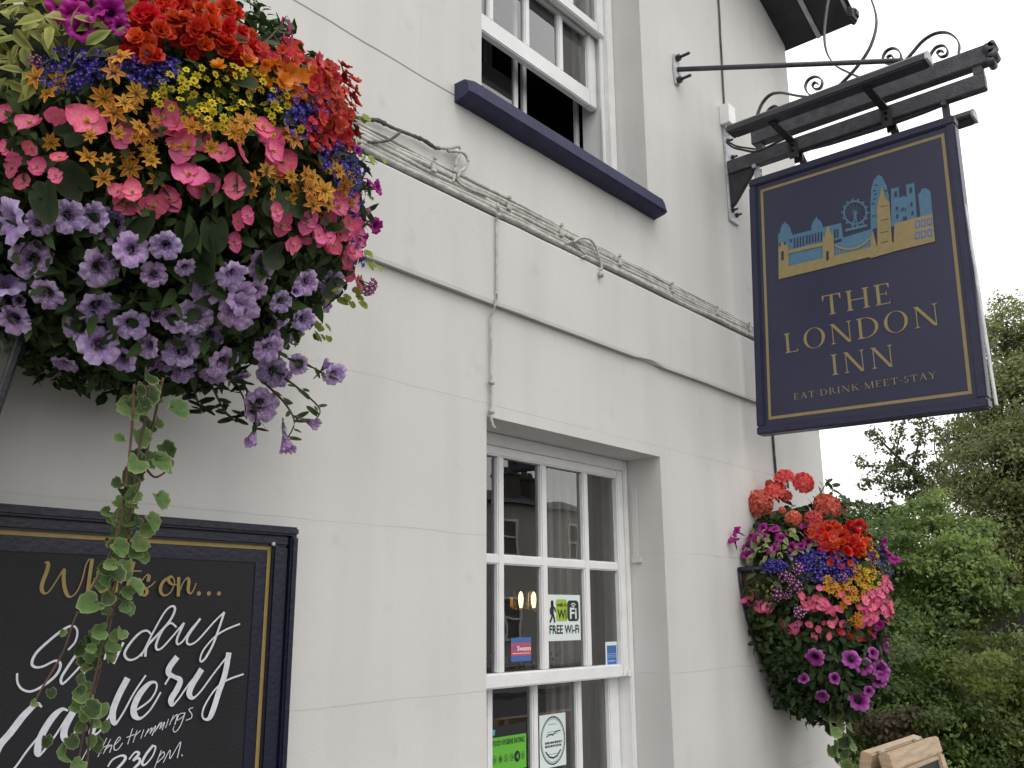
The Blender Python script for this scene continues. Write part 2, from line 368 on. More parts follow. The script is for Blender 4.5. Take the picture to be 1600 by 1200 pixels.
for i in range(9):                           # slate courses seen from above
    for y in range(20):
        x1 = XC + .06 - i * .56; x0 = x1 - .58; ya = -.43 + y * .47
        P = [rf(x1, ya, .085), rf(x1, ya + .462, .085), rf(x0, ya + .462, .079), rf(x0, ya, .079)]
        b.add(P + [tuple(np.array(q) + (0, 0, .012)) for q in P], [(0, 1, 2, 3), (7, 6, 5, 4), (0, 4, 5, 1), (1, 5, 6, 2), (2, 6, 7, 3), (3, 7, 4, 0)])
b.build('slates', M_SLATE, roof)
b = MB(); P = [rf(XC + .03, -.225, -.004), rf(0, -.225, -.004), rf(0, -.20, -.004), rf(XC + .03, -.20, -.004)]
b.add(P + [tuple(np.array(q) + (0, 0, -.012)) for q in P], [(0, 1, 2, 3), (7, 6, 5, 4), (0, 4, 5, 1), (1, 5, 6, 2), (2, 6, 7, 3), (3, 7, 4, 0)])
b.build('soffit_strip', M_GREYMETAL, roof)
b = MB()                                     # moulded verge end
b.box(XC - .02, XC + .085, -.44, -.40, 5.115, 5.20); b.box(XC + .03, XC + .10, -.45, -.36, 5.15, 5.215)
b.build('verge_end', M_ROOFD, roof, bevel=.012)

# rooms behind the windows
b = MB()
def room(b, x0, x1, y0, y1, z0, z1, m):
    b.add([(x0, y1, z0), (x1, y1, z0), (x1, y1, z1), (x0, y1, z1)], [(0, 1, 2, 3)], None, m)
    b.add([(x0, y0, z0), (x0, y1, z0), (x0, y1, z1), (x0, y0, z1)], [(0, 1, 2, 3)], None, m)
    b.add([(x1, y0, z0), (x1, y1, z0), (x1, y1, z1), (x1, y0, z1)], [(0, 1, 2, 3)], None, m)
    b.add([(x0, y0, z0), (x1, y0, z0), (x1, y1, z0), (x0, y1, z0)], [(0, 1, 2, 3)], None, m)
    b.add([(x0, y0, z1), (x1, y0, z1), (x1, y1, z1), (x0, y1, z1)], [(0, 1, 2, 3)], None, m)
    for (xa, xb, za, zb) in (W1, W2):        # wall between window and room corners
        if z0 <= za and zb <= z1 + .2:
            b.add([(x0, y0, z0), (xa, y0, z0), (xa, y0, z1), (x0, y0, z1)], [(0, 1, 2, 3)], None, m)
            b.add([(xb, y0, z0), (x1, y0, z0), (x1, y0, z1), (xb, y0, z1)], [(0, 1, 2, 3)], None, m)
            b.add([(xa, y0, z0), (xb, y0, z0), (xb, y0, za), (xa, y0, za)], [(0, 1, 2, 3)], None, m)
            b.add([(xa, y0, zb), (xb, y0, zb), (xb, y0, z1), (xa, y0, z1)], [(0, 1, 2, 3)], None, m)
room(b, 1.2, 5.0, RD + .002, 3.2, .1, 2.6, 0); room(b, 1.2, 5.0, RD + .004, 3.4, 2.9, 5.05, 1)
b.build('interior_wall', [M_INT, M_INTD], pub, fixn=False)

# ------------------------------------------------------------------ sash windows
COLS = [2.262, (2.476, 2.519), (2.728, 2.768), (2.998, 3.038), 3.232]
def sash(bm, x0, x1, z0, z1, y0, y1, stile, bot, top, cols, rows, bar=.021, depth=.03):
    bm.box(x0, x0 + stile, y0, y1, z0, z1); bm.box(x1 - stile, x1, y0, y1, z0, z1)
    e = .0015
    bm.box(x0 + stile - e, x1 - stile + e, y0 + e, y1 - e, z0, z0 + bot); bm.box(x0 + stile - e, x1 - stile + e, y0 + e, y1 - e, z1 - top, z1)
    for c in cols: bm.box(c - bar / 2, c + bar / 2, y0 + .006, y1 - .004, z0 + bot - e, z1 - top + e)
    for r in rows: bm.box(x0 + stile - e, x1 - stile + e, y0 + .0075, y1 - .0055, r - bar / 2, r + bar / 2)
def pane(name, x0, x1, z0, z1, y, parent):
    g = MB(); g.add([(x0, y, z0), (x1, y, z0), (x1, y, z1), (x0, y, z1)], [(0, 1, 2, 3)]); return g.build(name, M_GLASS, parent, fixn=False)
CX = (2.4975, 2.748, 3.018)
# ground floor
b = MB()
for xa, xb in ((W1[0], W1[0] + .03), (W1[1] - .028, W1[1])): b.box(xa + .0005, xb - .0005, .165, .29, W1[2], W1[3])
b.box(W1[0] + .03, W1[1] - .028, .166, .289, W1[3] - .045, W1[3] - .001); b.box(W1[0] + .03, W1[1] - .028, .150, .289, W1[2] + .001, W1[2] + .05)
wg = b.build('sash_window', M_WHITE, pub, bevel=.004); wg['label'] = 'lower white sash window with stickers on its panes'
b = MB(); sash(b, 2.2505, 3.2815, 1.358, 2.199, .172, .215, .046, .050, .036, CX, (1.795,), .036)
b.build('upper_sash', M_WHITE, wg, bevel=.005)
b = MB(); b.box(3.262, 3.2795, .160, .1715, 1.358, 1.385); b.build('sash_stop', M_WHITE, wg, bevel=.003)
b = MB(); sash(b, 2.2505, 3.2815, .852, 1.40, .226, .268, .070, .07, .045, CX, (), .034)
b.build('lower_sash', M_WHITE, wg, bevel=.005)
pane('pane', 2.29, 3.24, 1.40, 2.17, .196, wg); pane('pane', 2.31, 3.22, .9, 1.38, .247, wg)
b = MB(); b.box(3.301, 3.3095, .118, .148, 1.835, 2.13); b.box(3.296, 3.3095, .105, .150, 1.81, 1.836)
b.build('reveal_strip', M_WALL, pub, bevel=.003)
# first floor, lower sash pushed up
b = MB()
for xa, xb in ((W2[0], W2[0] + .05), (W2[1] - .048, W2[1])): b.box(xa + .0005, xb - .0005, .155, .32, W2[2], W2[3])
b.box(W2[0] + .05, W2[1] - .048, .156, .319, W2[3] - .05, W2[3] - .001)
b.box(W2[1] - .066, W2[1] - .048, .185, .20, W2[2], W2[3])
wu = b.build('sash_window', M_WHITE, pub, bevel=.004); wu['label'] = 'upper white sash window with its lower sash pushed part way up'
b = MB(); sash(b, 2.242, 3.260, 4.31, 4.90, .172, .212, .05, .05, .04, (2.497, 2.75, 3.003), (4.62,), .034)
b.build('upper_sash', M_WHITE, wu, bevel=.005)
b = MB(); sash(b, 2.242, 3.255, 3.935, 4.56, .222, .262, .062, .085, .04, (2.50, 2.74, 2.985), (4.33,), .034)
b.build('lower_sash', M_WHITE, wu, bevel=.005)
pane('pane', 2.28, 3.22, 4.35, 4.87, .192, wu); pane('pane', 2.29, 3.21, 4.01, 4.53, .243, wu)
sg = MB()
for x in (2.26, 2.80, 2.885, 3.262): sg.box(x - .013, x + .013, .345 + (.02 if x > 2.85 and x < 3 else 0), .363 + (.02 if x > 2.85 and x < 3 else 0), 3.43, 4.9)
sg.box(2.25, 3.29, .340, .366, 3.405, 3.43)
sgo = sg.build('secondary_glazing', M_WHITE, wu, bevel=.002)
pane('pane', 2.27, 2.80, 3.43, 4.88, .354, wu)

# things behind the ground-floor glass
b = MB(); V = []; F = []; nx = 40
def curtain(x0, x1, y, z0, z1, label):
    b = MB(); nx = 60; V = []; F = []
    for i in range(nx + 1):
        t = i / nx; x = x0 + (x1 - x0) * t
        w = .022 * math.sin(t * 38 + .6 * math.sin(t * 9)) + .012 * math.sin(t * 71)
        V += [(x, y + w, z0), (x, y + w * .7, (z0 + z1) / 2), (x, y + w * .8, z1)]
    for i in range(nx):
        for j in range(2): F.append((i * 3 + j, i * 3 + 3 + j, i * 3 + 4 + j, i * 3 + 1 + j))
    b.add(V, F); return tag(b.build('curtain', M_CURT, smooth=True, fixn=False), label, 'curtain')
curtain(3.02, 3.36, .40, .6, 2.5, 'drab curtain gathered behind the right-hand panes of the lower sash window')
tag(curtain(2.86, 2.98, 1.6, .6, 2.5, 'narrow pale drape deep in the room behind the white wireless notice'), cat='curtain')
wl = thing('wall_lamp', 'lit brass wall lamp with two bulbs seen through the lower sash window', 'lamp', (3.3, 1.4, 1.9))
pc = onY(824, 938, 1.44)
wl.location = Vector(pc)
b = MB(); b.box(pc[0] - .05, pc[0] + .05, 1.53, 1.56, pc[2] - .05, pc[2] + .02); b.tube([(pc[0] - .1, 1.53, pc[2] - .02), (pc[0] - .1, 1.46, pc[2] - .06), (pc[0] - .1, 1.44, pc[2] - .05)], .008); b.tube([(pc[0] + .1, 1.53, pc[2] - .02), (pc[0] + .1, 1.46, pc[2] - .06), (pc[0] + .1, 1.44, pc[2] - .05)], .008)
b.build('back_plate', M_BRASS, wl, bevel=.004)
for s in (-1, 1):
    c = np.array((pc[0] + s * .058, 1.44, pc[2]))
    b = MB(); b.tube([c + (0, 0, -.04), c + (0, 0, -.02), c + (0, 0, .01), c + (0, 0, .035), c + (0, 0, .048)], [.008, .012, .0145, .011, .004], 12); b.build('bulb', M_BULB, wl, smooth=True)
    b = MB(); V = []; F = []
    for i in range(16):
        a = i / 16 * 2 * math.pi
        V += [c + (.040 * math.cos(a), .040 * math.sin(a), -.05), c + (.048 * math.cos(a), .048 * math.sin(a), .06)]
    for i in range(16): F.append((2 * i, (2 * i + 2) % 32, (2 * i + 3) % 32, 2 * i + 1))
    b.add(V, F); b.build('glass_shade', M_LGLASS, wl, smooth=True, fixn=False)
b = MB()
for i in range(70):
    c = np.array((2.62 + rnd.random() * .42, .33 + rnd.random() * .05, 1.40 + abs(rnd.gauss(0, .03))))
    a = rnd.random() * 6.28; r = .012 + rnd.random() * .02
    b.add([c, c + (r * math.cos(a), .004, r * math.sin(a)), c + (r * 1.4 * math.cos(a + .5), 0, r * 1.4 * math.sin(a + .5)), c + (r * math.cos(a + 1), -.004, r * math.sin(a + 1))], [(0, 1, 2, 3)], (.2, .2, .17))
b.box(2.55, 3.1, .32, .40, 1.37, 1.40, col=(.2, .18, .16))
tag(b.build('dried_flowers', M_LEAF, fixn=False), 'dusty dried flowers along the ledge behind the middle panes', 'dried flowers')

# text helper (built-in font)
def text_into(mb, s, x0, x1, z0, z1, y, m, dy=-.0004, bold=.022):
    cu = bpy.data.curves.new('t', 'FONT'); cu.body = s; cu.resolution_u = 2; cu.offset = bold
    o = bpy.data.objects.new('t', cu); COL.objects.link(o); dg = bpy.context.evaluated_depsgraph_get(); dg.update()
    me = bpy.data.meshes.new_from_object(o.evaluated_get(dg))
    P = np.array([v.co[:2] for v in me.vertices]); fs = [tuple(p.vertices) for p in me.polygons]
    mnn, mxx = P.min(0), P.max(0)
    V = [(x0 + (p[0] - mnn[0]) / (mxx[0] - mnn[0]) * (x1 - x0), y + dy, z0 + (p[1] - mnn[1]) / (mxx[1] - mnn[1]) * (z1 - z0)) for p in P]
    mb.add(V, fs, None, m)
    bpy.data.objects.remove(o); bpy.data.curves.remove(cu); bpy.data.meshes.remove(me)
def rrect(x0, x1, z0, z1, r, n=5):
    out = []
    for cx, cz, a0 in ((x1 - r, z1 - r, 0), (x0 + r, z1 - r, 90), (x0 + r, z0 + r, 180), (x1 - r, z0 + r, 270)):
        for i in range(n + 1):
            a = math.radians(a0 + 90 * i / n); out.append((cx + r * math.cos(a), cz + r * math.sin(a)))
    return out
def zm5(a, c): return 720 + a / 3.5294, 860 + c / 3.5294
def sticker_frame(a0, c0, a1, c1, y):
    p = onY(*zm5(a0, c0), y); q = onY(*zm5(a1, c1), y); return p[0], q[0], q[2], p[2]
def pol(mb, pts, y, m): mb.flat([(p[0], y, p[1]) for p in pts], m)
YS = .1945
x0, x1, z0, z1 = sticker_frame(474, 243, 662, 494, YS)
fx = lambda t: x0 + t * (x1 - x0); fz = lambda t: z0 + t * (z1 - z0)
b = MB(); b.box(x0, x1, YS, YS + .0008, z0, z1)
b.prism(rrect(fx(.26), fx(.60), fz(.42), fz(.90), .012), lambda a, c: (a, YS - .0004, c), (0, .0003, 0), 1)
b.prism(rrect(fx(.60), fx(.95), fz(.42), fz(.88), .016), lambda a, c: (a, YS - .0007, c), (0, .0003, 0), 2)
text_into(b, 'Wi', fx(.30), fx(.57), fz(.47), fz(.68), YS - .0008, 2)
text_into(b, 'walk in', fx(.29), fx(.57), fz(.74), fz(.83), YS - .0008, 2)
text_into(b, 'Fi', fx(.67), fx(.88), fz(.47), fz(.72), YS - .0012, 0)
text_into(b, 'FREE Wi-Fi', fx(.06), fx(.95), fz(.15), fz(.34), YS - .0006, 2)
for k, (r1, r2) in enumerate(((.008, .012), (.017, .021))):
    P = []; c0 = (fx(.78), fz(.70))
    for a in range(40, 141, 20): P.append((c0[0] + r2 * math.cos(math.radians(a)), c0[1] + r2 * math.sin(math.radians(a))))
    for a in range(140, 39, -20): P.append((c0[0] + r1 * math.cos(math.radians(a)), c0[1] + r1 * math.sin(math.radians(a))))
    pol(b, P, YS - .0013, 0)
hd = (fx(.15), fz(.83)); pol(b, [(hd[0] + .0085 * math.cos(a / 10 * 6.283), hd[1] + .0085 * math.sin(a / 10 * 6.283)) for a in range(10)], YS - .0006, 2)
def mstroke(mb, pts, w, y, m):
    for i in range(len(pts) - 1):
        p, q = np.array(pts[i]), np.array(pts[i + 1]); d = (q - p) / (np.linalg.norm(q - p) + 1e-9); nn = np.array((-d[1], d[0])) * w / 2
        e = d * w * .3; yy = y - i * .00012
        mb.flat([(v[0], yy, v[1]) for v in (p - nn - e, q - nn + e, q + nn + e, p + nn - e)], m)
mstroke(b, [(fx(.15), fz(.79)), (fx(.155), fz(.60))], .016, YS - .0006, 2)
mstroke(b, [(fx(.155), fz(.62)), (fx(.13), fz(.50)), (fx(.085), fz(.41))], .009, YS - .0009, 2)
mstroke(b, [(fx(.155), fz(.62)), (fx(.195), fz(.50)), (fx(.215), fz(.41))], .009, YS - .0012, 2)
mstroke(b, [(fx(.15), fz(.77)), (fx(.09), fz(.68)), (fx(.10), fz(.58))], .007, YS - .0015, 2)
mstroke(b, [(fx(.15), fz(.77)), (fx(.22), fz(.69)), (fx(.235), fz(.64))], .007, YS - .0018, 2)
tag(b.build('window_sticker', [M_PAPERW, M_LIME, M_BLKP], fixn=False), 'white FREE Wi-Fi notice with a walking figure on a pane of the lower window', 'sticker')
x0, x1, z0, z1 = sticker_frame(276, 485, 388, 608, YS)
b = MB(); b.box(x0, x1, YS, YS + .0008, z0, z1); b.box(x0, x1, YS - .0004, YS - .0001, fz(.24), fz(.80), 1)
P = [(fx(0), fz(.80)), (fx(1), fz(.80)), (fx(1), fz(1.02)), (fx(.3), fz(1.04)), (fx(0), fz(.92))]; pol(b, P, YS - .0007, 0)
text_into(b, 'Swann', fx(.30), fx(.97), fz(.45), fz(.66), YS - .0006, 2); b.box(fx(.08), fx(.93), YS - .0007, YS - .0005, fz(.33), fz(.355), 2)
pol(b, [(fx(.12), fz(.48)), (fx(.26), fz(.52)), (fx(.22), fz(.68)), (fx(.13), fz(.66))], YS - .0006, 0)
tag(b.build('window_sticker', [M_BLUEP, M_PINKP, M_PAPERW], fixn=False), 'pink and blue notice on the pane beneath the lit wall lamp', 'sticker')
x0, x1, z0, z1 = sticker_frame(797, 505, 864, 629, YS)
b = MB(); b.box(x0, x1, YS, YS + .0008, z0, z1); b.box(fx(.12), fx(.94), YS - .0004, YS - .0001, fz(.02), fz(.84), 1)
for t in (.47, .40, .33): b.box(fx(.14), fx(.92), YS - .0007, YS - .0005, fz(t), fz(t + .022), 2)
b.box(fx(.2), fx(.8), YS - .0007, YS - .0005, fz(.15), fz(.20), 2)
tag(b.build('window_sticker', [M_PAPERW, M_BLUEP, M_BLUEL], fixn=False), 'small blue notice with a white edge low in the right-hand pane', 'sticker')
YL = .2455
x0, x1, z0, z1 = sticker_frame(161, 1034, 362, 1195, YL)
b = MB(); b.box(x0, x1, YL, YL + .0008, z0, fz(.98)); b.box(x0, x1, YL + .0001, YL + .0009, fz(.985), fz(1.30), 1)
text_into(b, 'FOOD HYGIENE RATING', fx(.06), fx(.94), fz(.74), fz(.90), YL - .0003, 1)
for i in range(6):
    cx = fx(.12 + .155 * i); cz = fz(.36); big = i == 4; r = .0165 if big else .0115
    for rr_, mm, dd in ((r, 1, .0004), (r * .86 if not big else 0, 0 if not big else 1, .0007)):
        if rr_: pol(b, [(cx + rr_ * math.cos(a / 14 * 6.283), cz + rr_ * 1.15 * math.sin(a / 14 * 6.283)) for a in range(14)], YL - dd, mm)
    text_into(b, str(i), cx - r * .45, cx + r * .45, cz - r * .6, cz + r * .6, YL - .0009, 0 if big else 1)
pol(b, [(fx(.02), fz(1.06)), (fx(.12), fz(1.04)), (fx(.14), fz(1.20)), (fx(.05), fz(1.22))], YL - .0006, 2)
tag(b.build('window_sticker', [M_GREENP, M_BLKP, M_TEAL], fixn=False), 'green FOOD HYGIENE RATING notice scored four, at the bottom of the lower window', 'sticker')
x0, x1, z0, z1 = sticker_frame(433, 912, 582, 1180, YL)
b = MB(); b.box(x0, x1, YL, YL + .0008, z0, z1); cx, cz = fx(.5), fz(.5); RA, RB = .47 * (x1 - x0), .46 * (z1 - z0)
for k1, k2, mm in ((1, .94, 1), (.90, .88, 1)):
    V = []; F = []
    for i in range(32):
        a = i / 32 * 6.2832
        V += [(cx + RA * k1 * math.cos(a), YL - .0004, cz + RB * k1 * math.sin(a)), (cx + RA * k2 * math.cos(a), YL - .0004, cz + RB * k2 * math.sin(a))]
    for i in range(32): F.append((2 * i, 2 * i + 1, (2 * i + 3) % 64, (2 * i + 2) % 64))
    b.add(V, F, None, mm)
for t in (.44, .375):
    xw = .20
    while xw < .80:
        ww = .03 + rnd.random() * .05; b.box(fx(xw), fx(min(xw + ww, .83)), YL - .0004, YL - .0002, fz(t), fz(t + .042), 1); xw += ww + .018
for t, w in ((.80, .18), (.66, .22), (.62, .26), (.24, .2)): b.box(cx - w * (x1 - x0), cx + w * (x1 - x0) * .8, YL - .0004, YL - .0002, fz(t), fz(t + .012), 2)
mstroke(b, [(fx(.25), fz(.58)), (fx(.4), fz(.62)), (fx(.5), fz(.60)), (fx(.6), fz(.66)), (fx(.78), fz(.67))], .004, YL - .0006, 1)
mstroke(b, [(fx(.22), fz(.30)), (fx(.35), fz(.20)), (fx(.5), fz(.17)), (fx(.65), fz(.20)), (fx(.78), fz(.30))], .006, YL - .0006, 1)
tag(b.build('window_sticker', [M_PAPERW, M_BLKP, M_TEAL], fixn=False), 'white notice with a black ring on the middle pane below the meeting rail', 'sticker')
# ------------------------------------------------------------------ cables along the wall
def wig(x0, x1, z0, z1, y, seed, amp=.003, n=110, yamp=.002):
    return [(x0 + (x1 - x0) * i / n, y + yamp * mnoise.noise((i * .23, seed * 3.7, 1)), z0 + (z1 - z0) * i / n + amp * mnoise.noise((i * .13, seed * 9.1, 0)) + amp * .5 * mnoise.noise((i * .41, seed, 7))) for i in range(n + 1)]
for k, (za, zb, r, y, lab) in enumerate((
        (2.980, 2.990, .0110, -.016, 'thick painted cable lying lowest on the ledge'),
        (3.003, 3.002, .0120, -.012, 'thickest painted cable, second from the ledge in the bundle'),
        (3.026, 3.013, .0085, -.016, 'painted cable in the middle of the bundle along the wall'),
        (3.049, 3.024, .0105, -.011, 'painted cable third from the top of the wall bundle'),
        (3.071, 3.035, .0075, -.012, 'painted cable second from the top of the wall bundle'),
        (3.090, 3.046, .0058, -.009, 'thin painted cable topmost in the bundle along the wall'))):
    b = MB(); b.tube(wig(-1.2, 4.75, za + .0, zb - .002, y, k + 1, .0075, yamp=.005), r, 8)
    o = b.build('wall_cable', M_CABLE, smooth=True); tag(o, lab, 'cable', 'painted cables run along the ledge')
b = MB()
for x in (1.93, 2.31, 2.62, 3.02, 3.44, 3.86, 4.2):
    z0, z1 = 2.985, 3.088 - .012 * (x - 1.6) / 2.6 * 2.4
    b.obox((x, -.027, (z0 + z1) / 2 - .004), (.011, 0, 0), (0, .0045, 0), (0, 0, .016)); b.obox((x + .012, -.020, z1 - .012), (.006, 0, 0), (0, .006, 0), (0, 0, .006))
tag(b.build('cable_clips', M_CABLE, bevel=.002), 'painted saddle clips pinning the cable bundle to the wall', 'cable clips')
def trace(pts, y): return [onY(u, v, y) for u, v in pts]
def smooth_path(P, k=6):
    P = [np.array(p, float) for p in P]; out = []
    for i in range(len(P) - 1):
        p0, p1, p2, p3 = P[max(i - 1, 0)], P[i], P[i + 1], P[min(i + 2, len(P) - 1)]
        for j in range(k):
            t = j / k; out.append(.5 * ((2 * p1) + (-p0 + p2) * t + (2 * p0 - 5 * p1 + 4 * p2 - p3) * t * t + (-p0 + 3 * p1 - 3 * p2 + p3) * t ** 3))
    out.append(P[-1]); return out
b = MB(); b.tube(smooth_path(trace([(545, 180), (572, 187), (590, 188), (612, 199), (640, 210), (662, 219), (680, 231), (690, 231)], -.018)), [.0055 + .006 * abs(mnoise.noise((i * .37, 3, 0))) + .002 * mnoise.noise((i * 1.3, 8, 0)) for i in range(43)], 7)
b.tube(smooth_path(trace([(575, 222), (592, 222), (610, 218), (625, 207)], -.035)), .0048, 6)
tag(b.build('frayed_cable', M_DCABLE, smooth=True), 'dark frayed cable looping off the wall above the bundle beside the big basket', 'cable')
b = MB(); b.tube(smooth_path(trace([(685, 230), (700, 232), (717, 229), (719, 240), (713, 252), (710, 272), (708, 285)], -.022)), .006, 7)
b.tube(smooth_path(trace([(700, 236), (722, 238), (731, 250), (727, 262), (718, 270), (716, 284), (735, 296), (760, 306)], -.024)), .0058, 7)
tag(b.build('looped_cable', M_CABLE, smooth=True), 'painted cable ends looping up where the frayed cable joins the bundle', 'cable')
b = MB(); b.tube(smooth_path(trace([(896, 378), (908, 372), (921, 374), (930, 384), (936, 400), (940, 416), (939, 431)], -.035)), .0048, 7); b.obox(onY(939, 429, -.035), (.007, 0, 0), (0, .007, 0), (0, 0, .012))
b.tube(smooth_path(trace([(884, 380), (895, 378), (905, 388), (915, 398), (909, 402)], -.03)), .004, 6)
tag(b.build('hanging_cable_end', M_CABLE, smooth=True), 'thin cable arching off the bundle and hanging down to a capped end', 'cable')
b = MB(); P = [(2.243, -.030, 3.015), (2.246, -.034, 3.00), (2.243, -.036, 2.97)]
for i in range(22): P.append((2.238 + .002 * mnoise.noise((i * .6, 0, 3)), -.030, 2.95 - i * .0138))
for i in range(24): P.append((2.229 + .003 * mnoise.noise((i * .45, 2, 3)), -.012 if i > 1 else -.028, 2.632 - i * .0172))
P += [(2.236, -.014, 2.215), (2.242, -.02, 2.205)]
b.tube(P, [.0046] * len(P), 7)
for z in (2.965, 2.36, 2.26): b.obox((2.229 if z < 2.6 else 2.240, -.014 if z < 2.6 else -.038, z), (.010, 0, 0), (0, .005, 0), (0, 0, .006))
tag(b.build('drop_cable', M_CABLE, smooth=True), 'thin painted cable dropping from the bundle to the head of the lower window', 'cable')
b = MB(); b.tube([(4.162 + .004 * mnoise.noise((i * .4, 0, 0)) - .036 * i / 20, -.007, 5.30 - 1.09 * i / 20) for i in range(21)], .0055, 7)
tag(b.build('bracket_cable', M_DCABLE, smooth=True), 'thin grey cable running down the wall from the eaves to the sign bracket', 'cable')
b = MB(); b.tube([(4.424 + .003 * mnoise.noise((i * .4, 0, 0)), -.007 if z < 2.63 else -.036, z) for i, z in enumerate(np.linspace(3.0, 2.22, 16))], .006, 7)
tag(b.build('basket_pipe', M_DCABLE, smooth=True), 'thin pipe running down the wall behind the pub sign to the far basket', 'pipe')

# ------------------------------------------------------------------ chalkboard
ch = thing('chalkboard', "navy framed chalkboard with gold and white script under the big flower basket", 'chalkboard', (.95, 0, 1.3))
BX0, BX1, BZ0, BZ1 = .47, 1.453, .78, 1.823
b = MB()
def ring_frame(b, x0, x1, z0, z1, w, y0, y1, wt=None):
    wt = wt or w; b.box(x0, x1, y0, y1, z1 - wt, z1); b.box(x0, x1, y0, y1, z0, z0 + w)
    b.box(x0, x0 + w, y0 + .0004, y1, z0 + w, z1 - wt); b.box(x1 - w, x1, y0 + .0004, y1, z0 + w, z1 - wt)
ring_frame(b, BX0, BX1, BZ0, BZ1, .022, -.047, -.002)
ring_frame(b, BX0 + .022, BX1 - .022, BZ0 + .022, BZ1 - .022, .046, -.036, -.003, .027)
b.build('frame', M_NAVYD, ch, bevel=.005)
b = MB(); ring_frame(b, BX0 + .068, BX1 - .068, BZ0 + .068, BZ1 - .0495, .042, -.0225, -.003); b.build('inner_border', M_NAVYD, ch, bevel=.001)
b = MB(); ring_frame(b, BX0 + .0675, BX1 - .0675, BZ0 + .0675, BZ1 - .0490, .0105, -.0245, -.0226)
b.build('gold_line', M_GOLD, ch)
b = MB(); b.box(BX0 + .1, BX1 - .1, -.020, -.004, BZ0 + .1, BZ1 - .085); b.build('writing_panel', M_BOARD, ch)
sp = onY(427, 850, -.036)
b = MB(); b.tube([(sp[0], -.035, sp[2]), (sp[0], -.0385, sp[2]), (sp[0], -.040, sp[2])], [.0055, .0055, .003], 12); b.build('screw', M_GREYMETAL, ch, smooth=True)
SX = 6.6667
def seg(o, pts): return [(o[0] + a / SX, o[1] + c / SX) for a, c in pts]
A_, B_, C_, D_ = (0, 840), (200, 840), (0, 1020), (160, 1020)
def pen(mb, paths, thick, thin, m, y=-.0206, rot=None):
    """pen strokes: thick on the way down, thin on the way up; traced onto the board's own plane"""
    lay = 0
    for path in paths:
        P = smooth_path([(a, c, 0) for a, c in path], 7)
        Q = [onY(p[0], p[1], y) for p in P]; Q = [np.array((q[0], q[2])) for q in Q]
        n = len(Q); W = []
        for i in range(n):
            d = Q[min(i + 1, n - 1)] - Q[max(i - 1, 0)]; d = d / (np.linalg.norm(d) + 1e-9)
            k = max(0.0, -d[1] - .1) / .9; W.append(thin + (thick - thin) * min(1, k * 1.25))
        W = [np.mean(W[max(0, i - 4):i + 5]) for i in range(n)]
        V = []; F = []
        for i in range(n):
            d = Q[min(i + 1, n - 1)] - Q[max(i - 1, 0)]; d = d / (np.linalg.norm(d) + 1e-9); nn = np.array((-d[1], d[0])) * W[i] / 2
            e = d * W[i] * .35 * ((i == n - 1) - (i == 0))
            yy = y - lay * .000012; lay += 1
            V += [(Q[i][0] - nn[0] + e[0], yy, Q[i][1] - nn[1] + e[1]), (Q[i][0] + nn[0] + e[0], yy, Q[i][1] + nn[1] + e[1])]
        for i in range(n - 1): F.append((2 * i, 2 * i + 1, 2 * i + 3, 2 * i + 2))
        mb.add(V, F, None, m); lay += 4
b = MB()
pen(b, [seg(A_, [(470, 262), (500, 260), (498, 310), (480, 370), (445, 460), (432, 530), (455, 578), (500, 570), (560, 490), (640, 360), (668, 335), (660, 400), (670, 520), (700, 600), (740, 615), (800, 560), (855, 430), (890, 290), (925, 225)]),
        seg(A_, [(955, 235), (930, 400), (908, 575)]), seg(A_, [(915, 560), (975, 450), (1020, 400), (1035, 430), (1030, 520), (1050, 570), (1100, 540)]),
        seg(A_, [(1190, 420), (1130, 420), (1100, 500), (1120, 570), (1170, 540), (1210, 430), (1205, 540), (1240, 570)]), seg(A_, [(1262, 240), (1248, 300)]),
        seg(A_, [(1385, 265), (1345, 420), (1320, 520), (1340, 580), (1400, 540)]), seg(A_, [(1300, 342), (1380, 348), (1460, 350)]),
        seg(B_, [(40, 590), (110, 480), (180, 395), (210, 400), (200, 445)]), seg(B_, [(105, 440), (140, 500), (188, 555), (165, 602), (120, 592), (110, 560)]), seg(B_, [(190, 525), (235, 495), (270, 460)]),
        seg(B_, [(430, 408), (355, 460), (325, 545), (360, 602), (430, 570), (472, 465), (440, 405), (408, 440), (440, 485), (490, 490)]),
        seg(B_, [(515, 425), (510, 600)]), seg(B_, [(510, 590), (560, 470), (605, 422), (620, 455), (612, 550), (640, 582), (675, 530), (690, 480)])], .0080, .0030, 0)
for a in (738, 843, 948):
    c = onY(200 + a / SX, 840 + 582 / SX, -.0206); b.flat([(c[0] + .0052 * math.cos(i * .5236), -.0207, c[2] + .0052 * math.sin(i * .5236)) for i in range(12)])
b.build('gold_lettering', M_GOLD, ch, fixn=False)
b = MB()
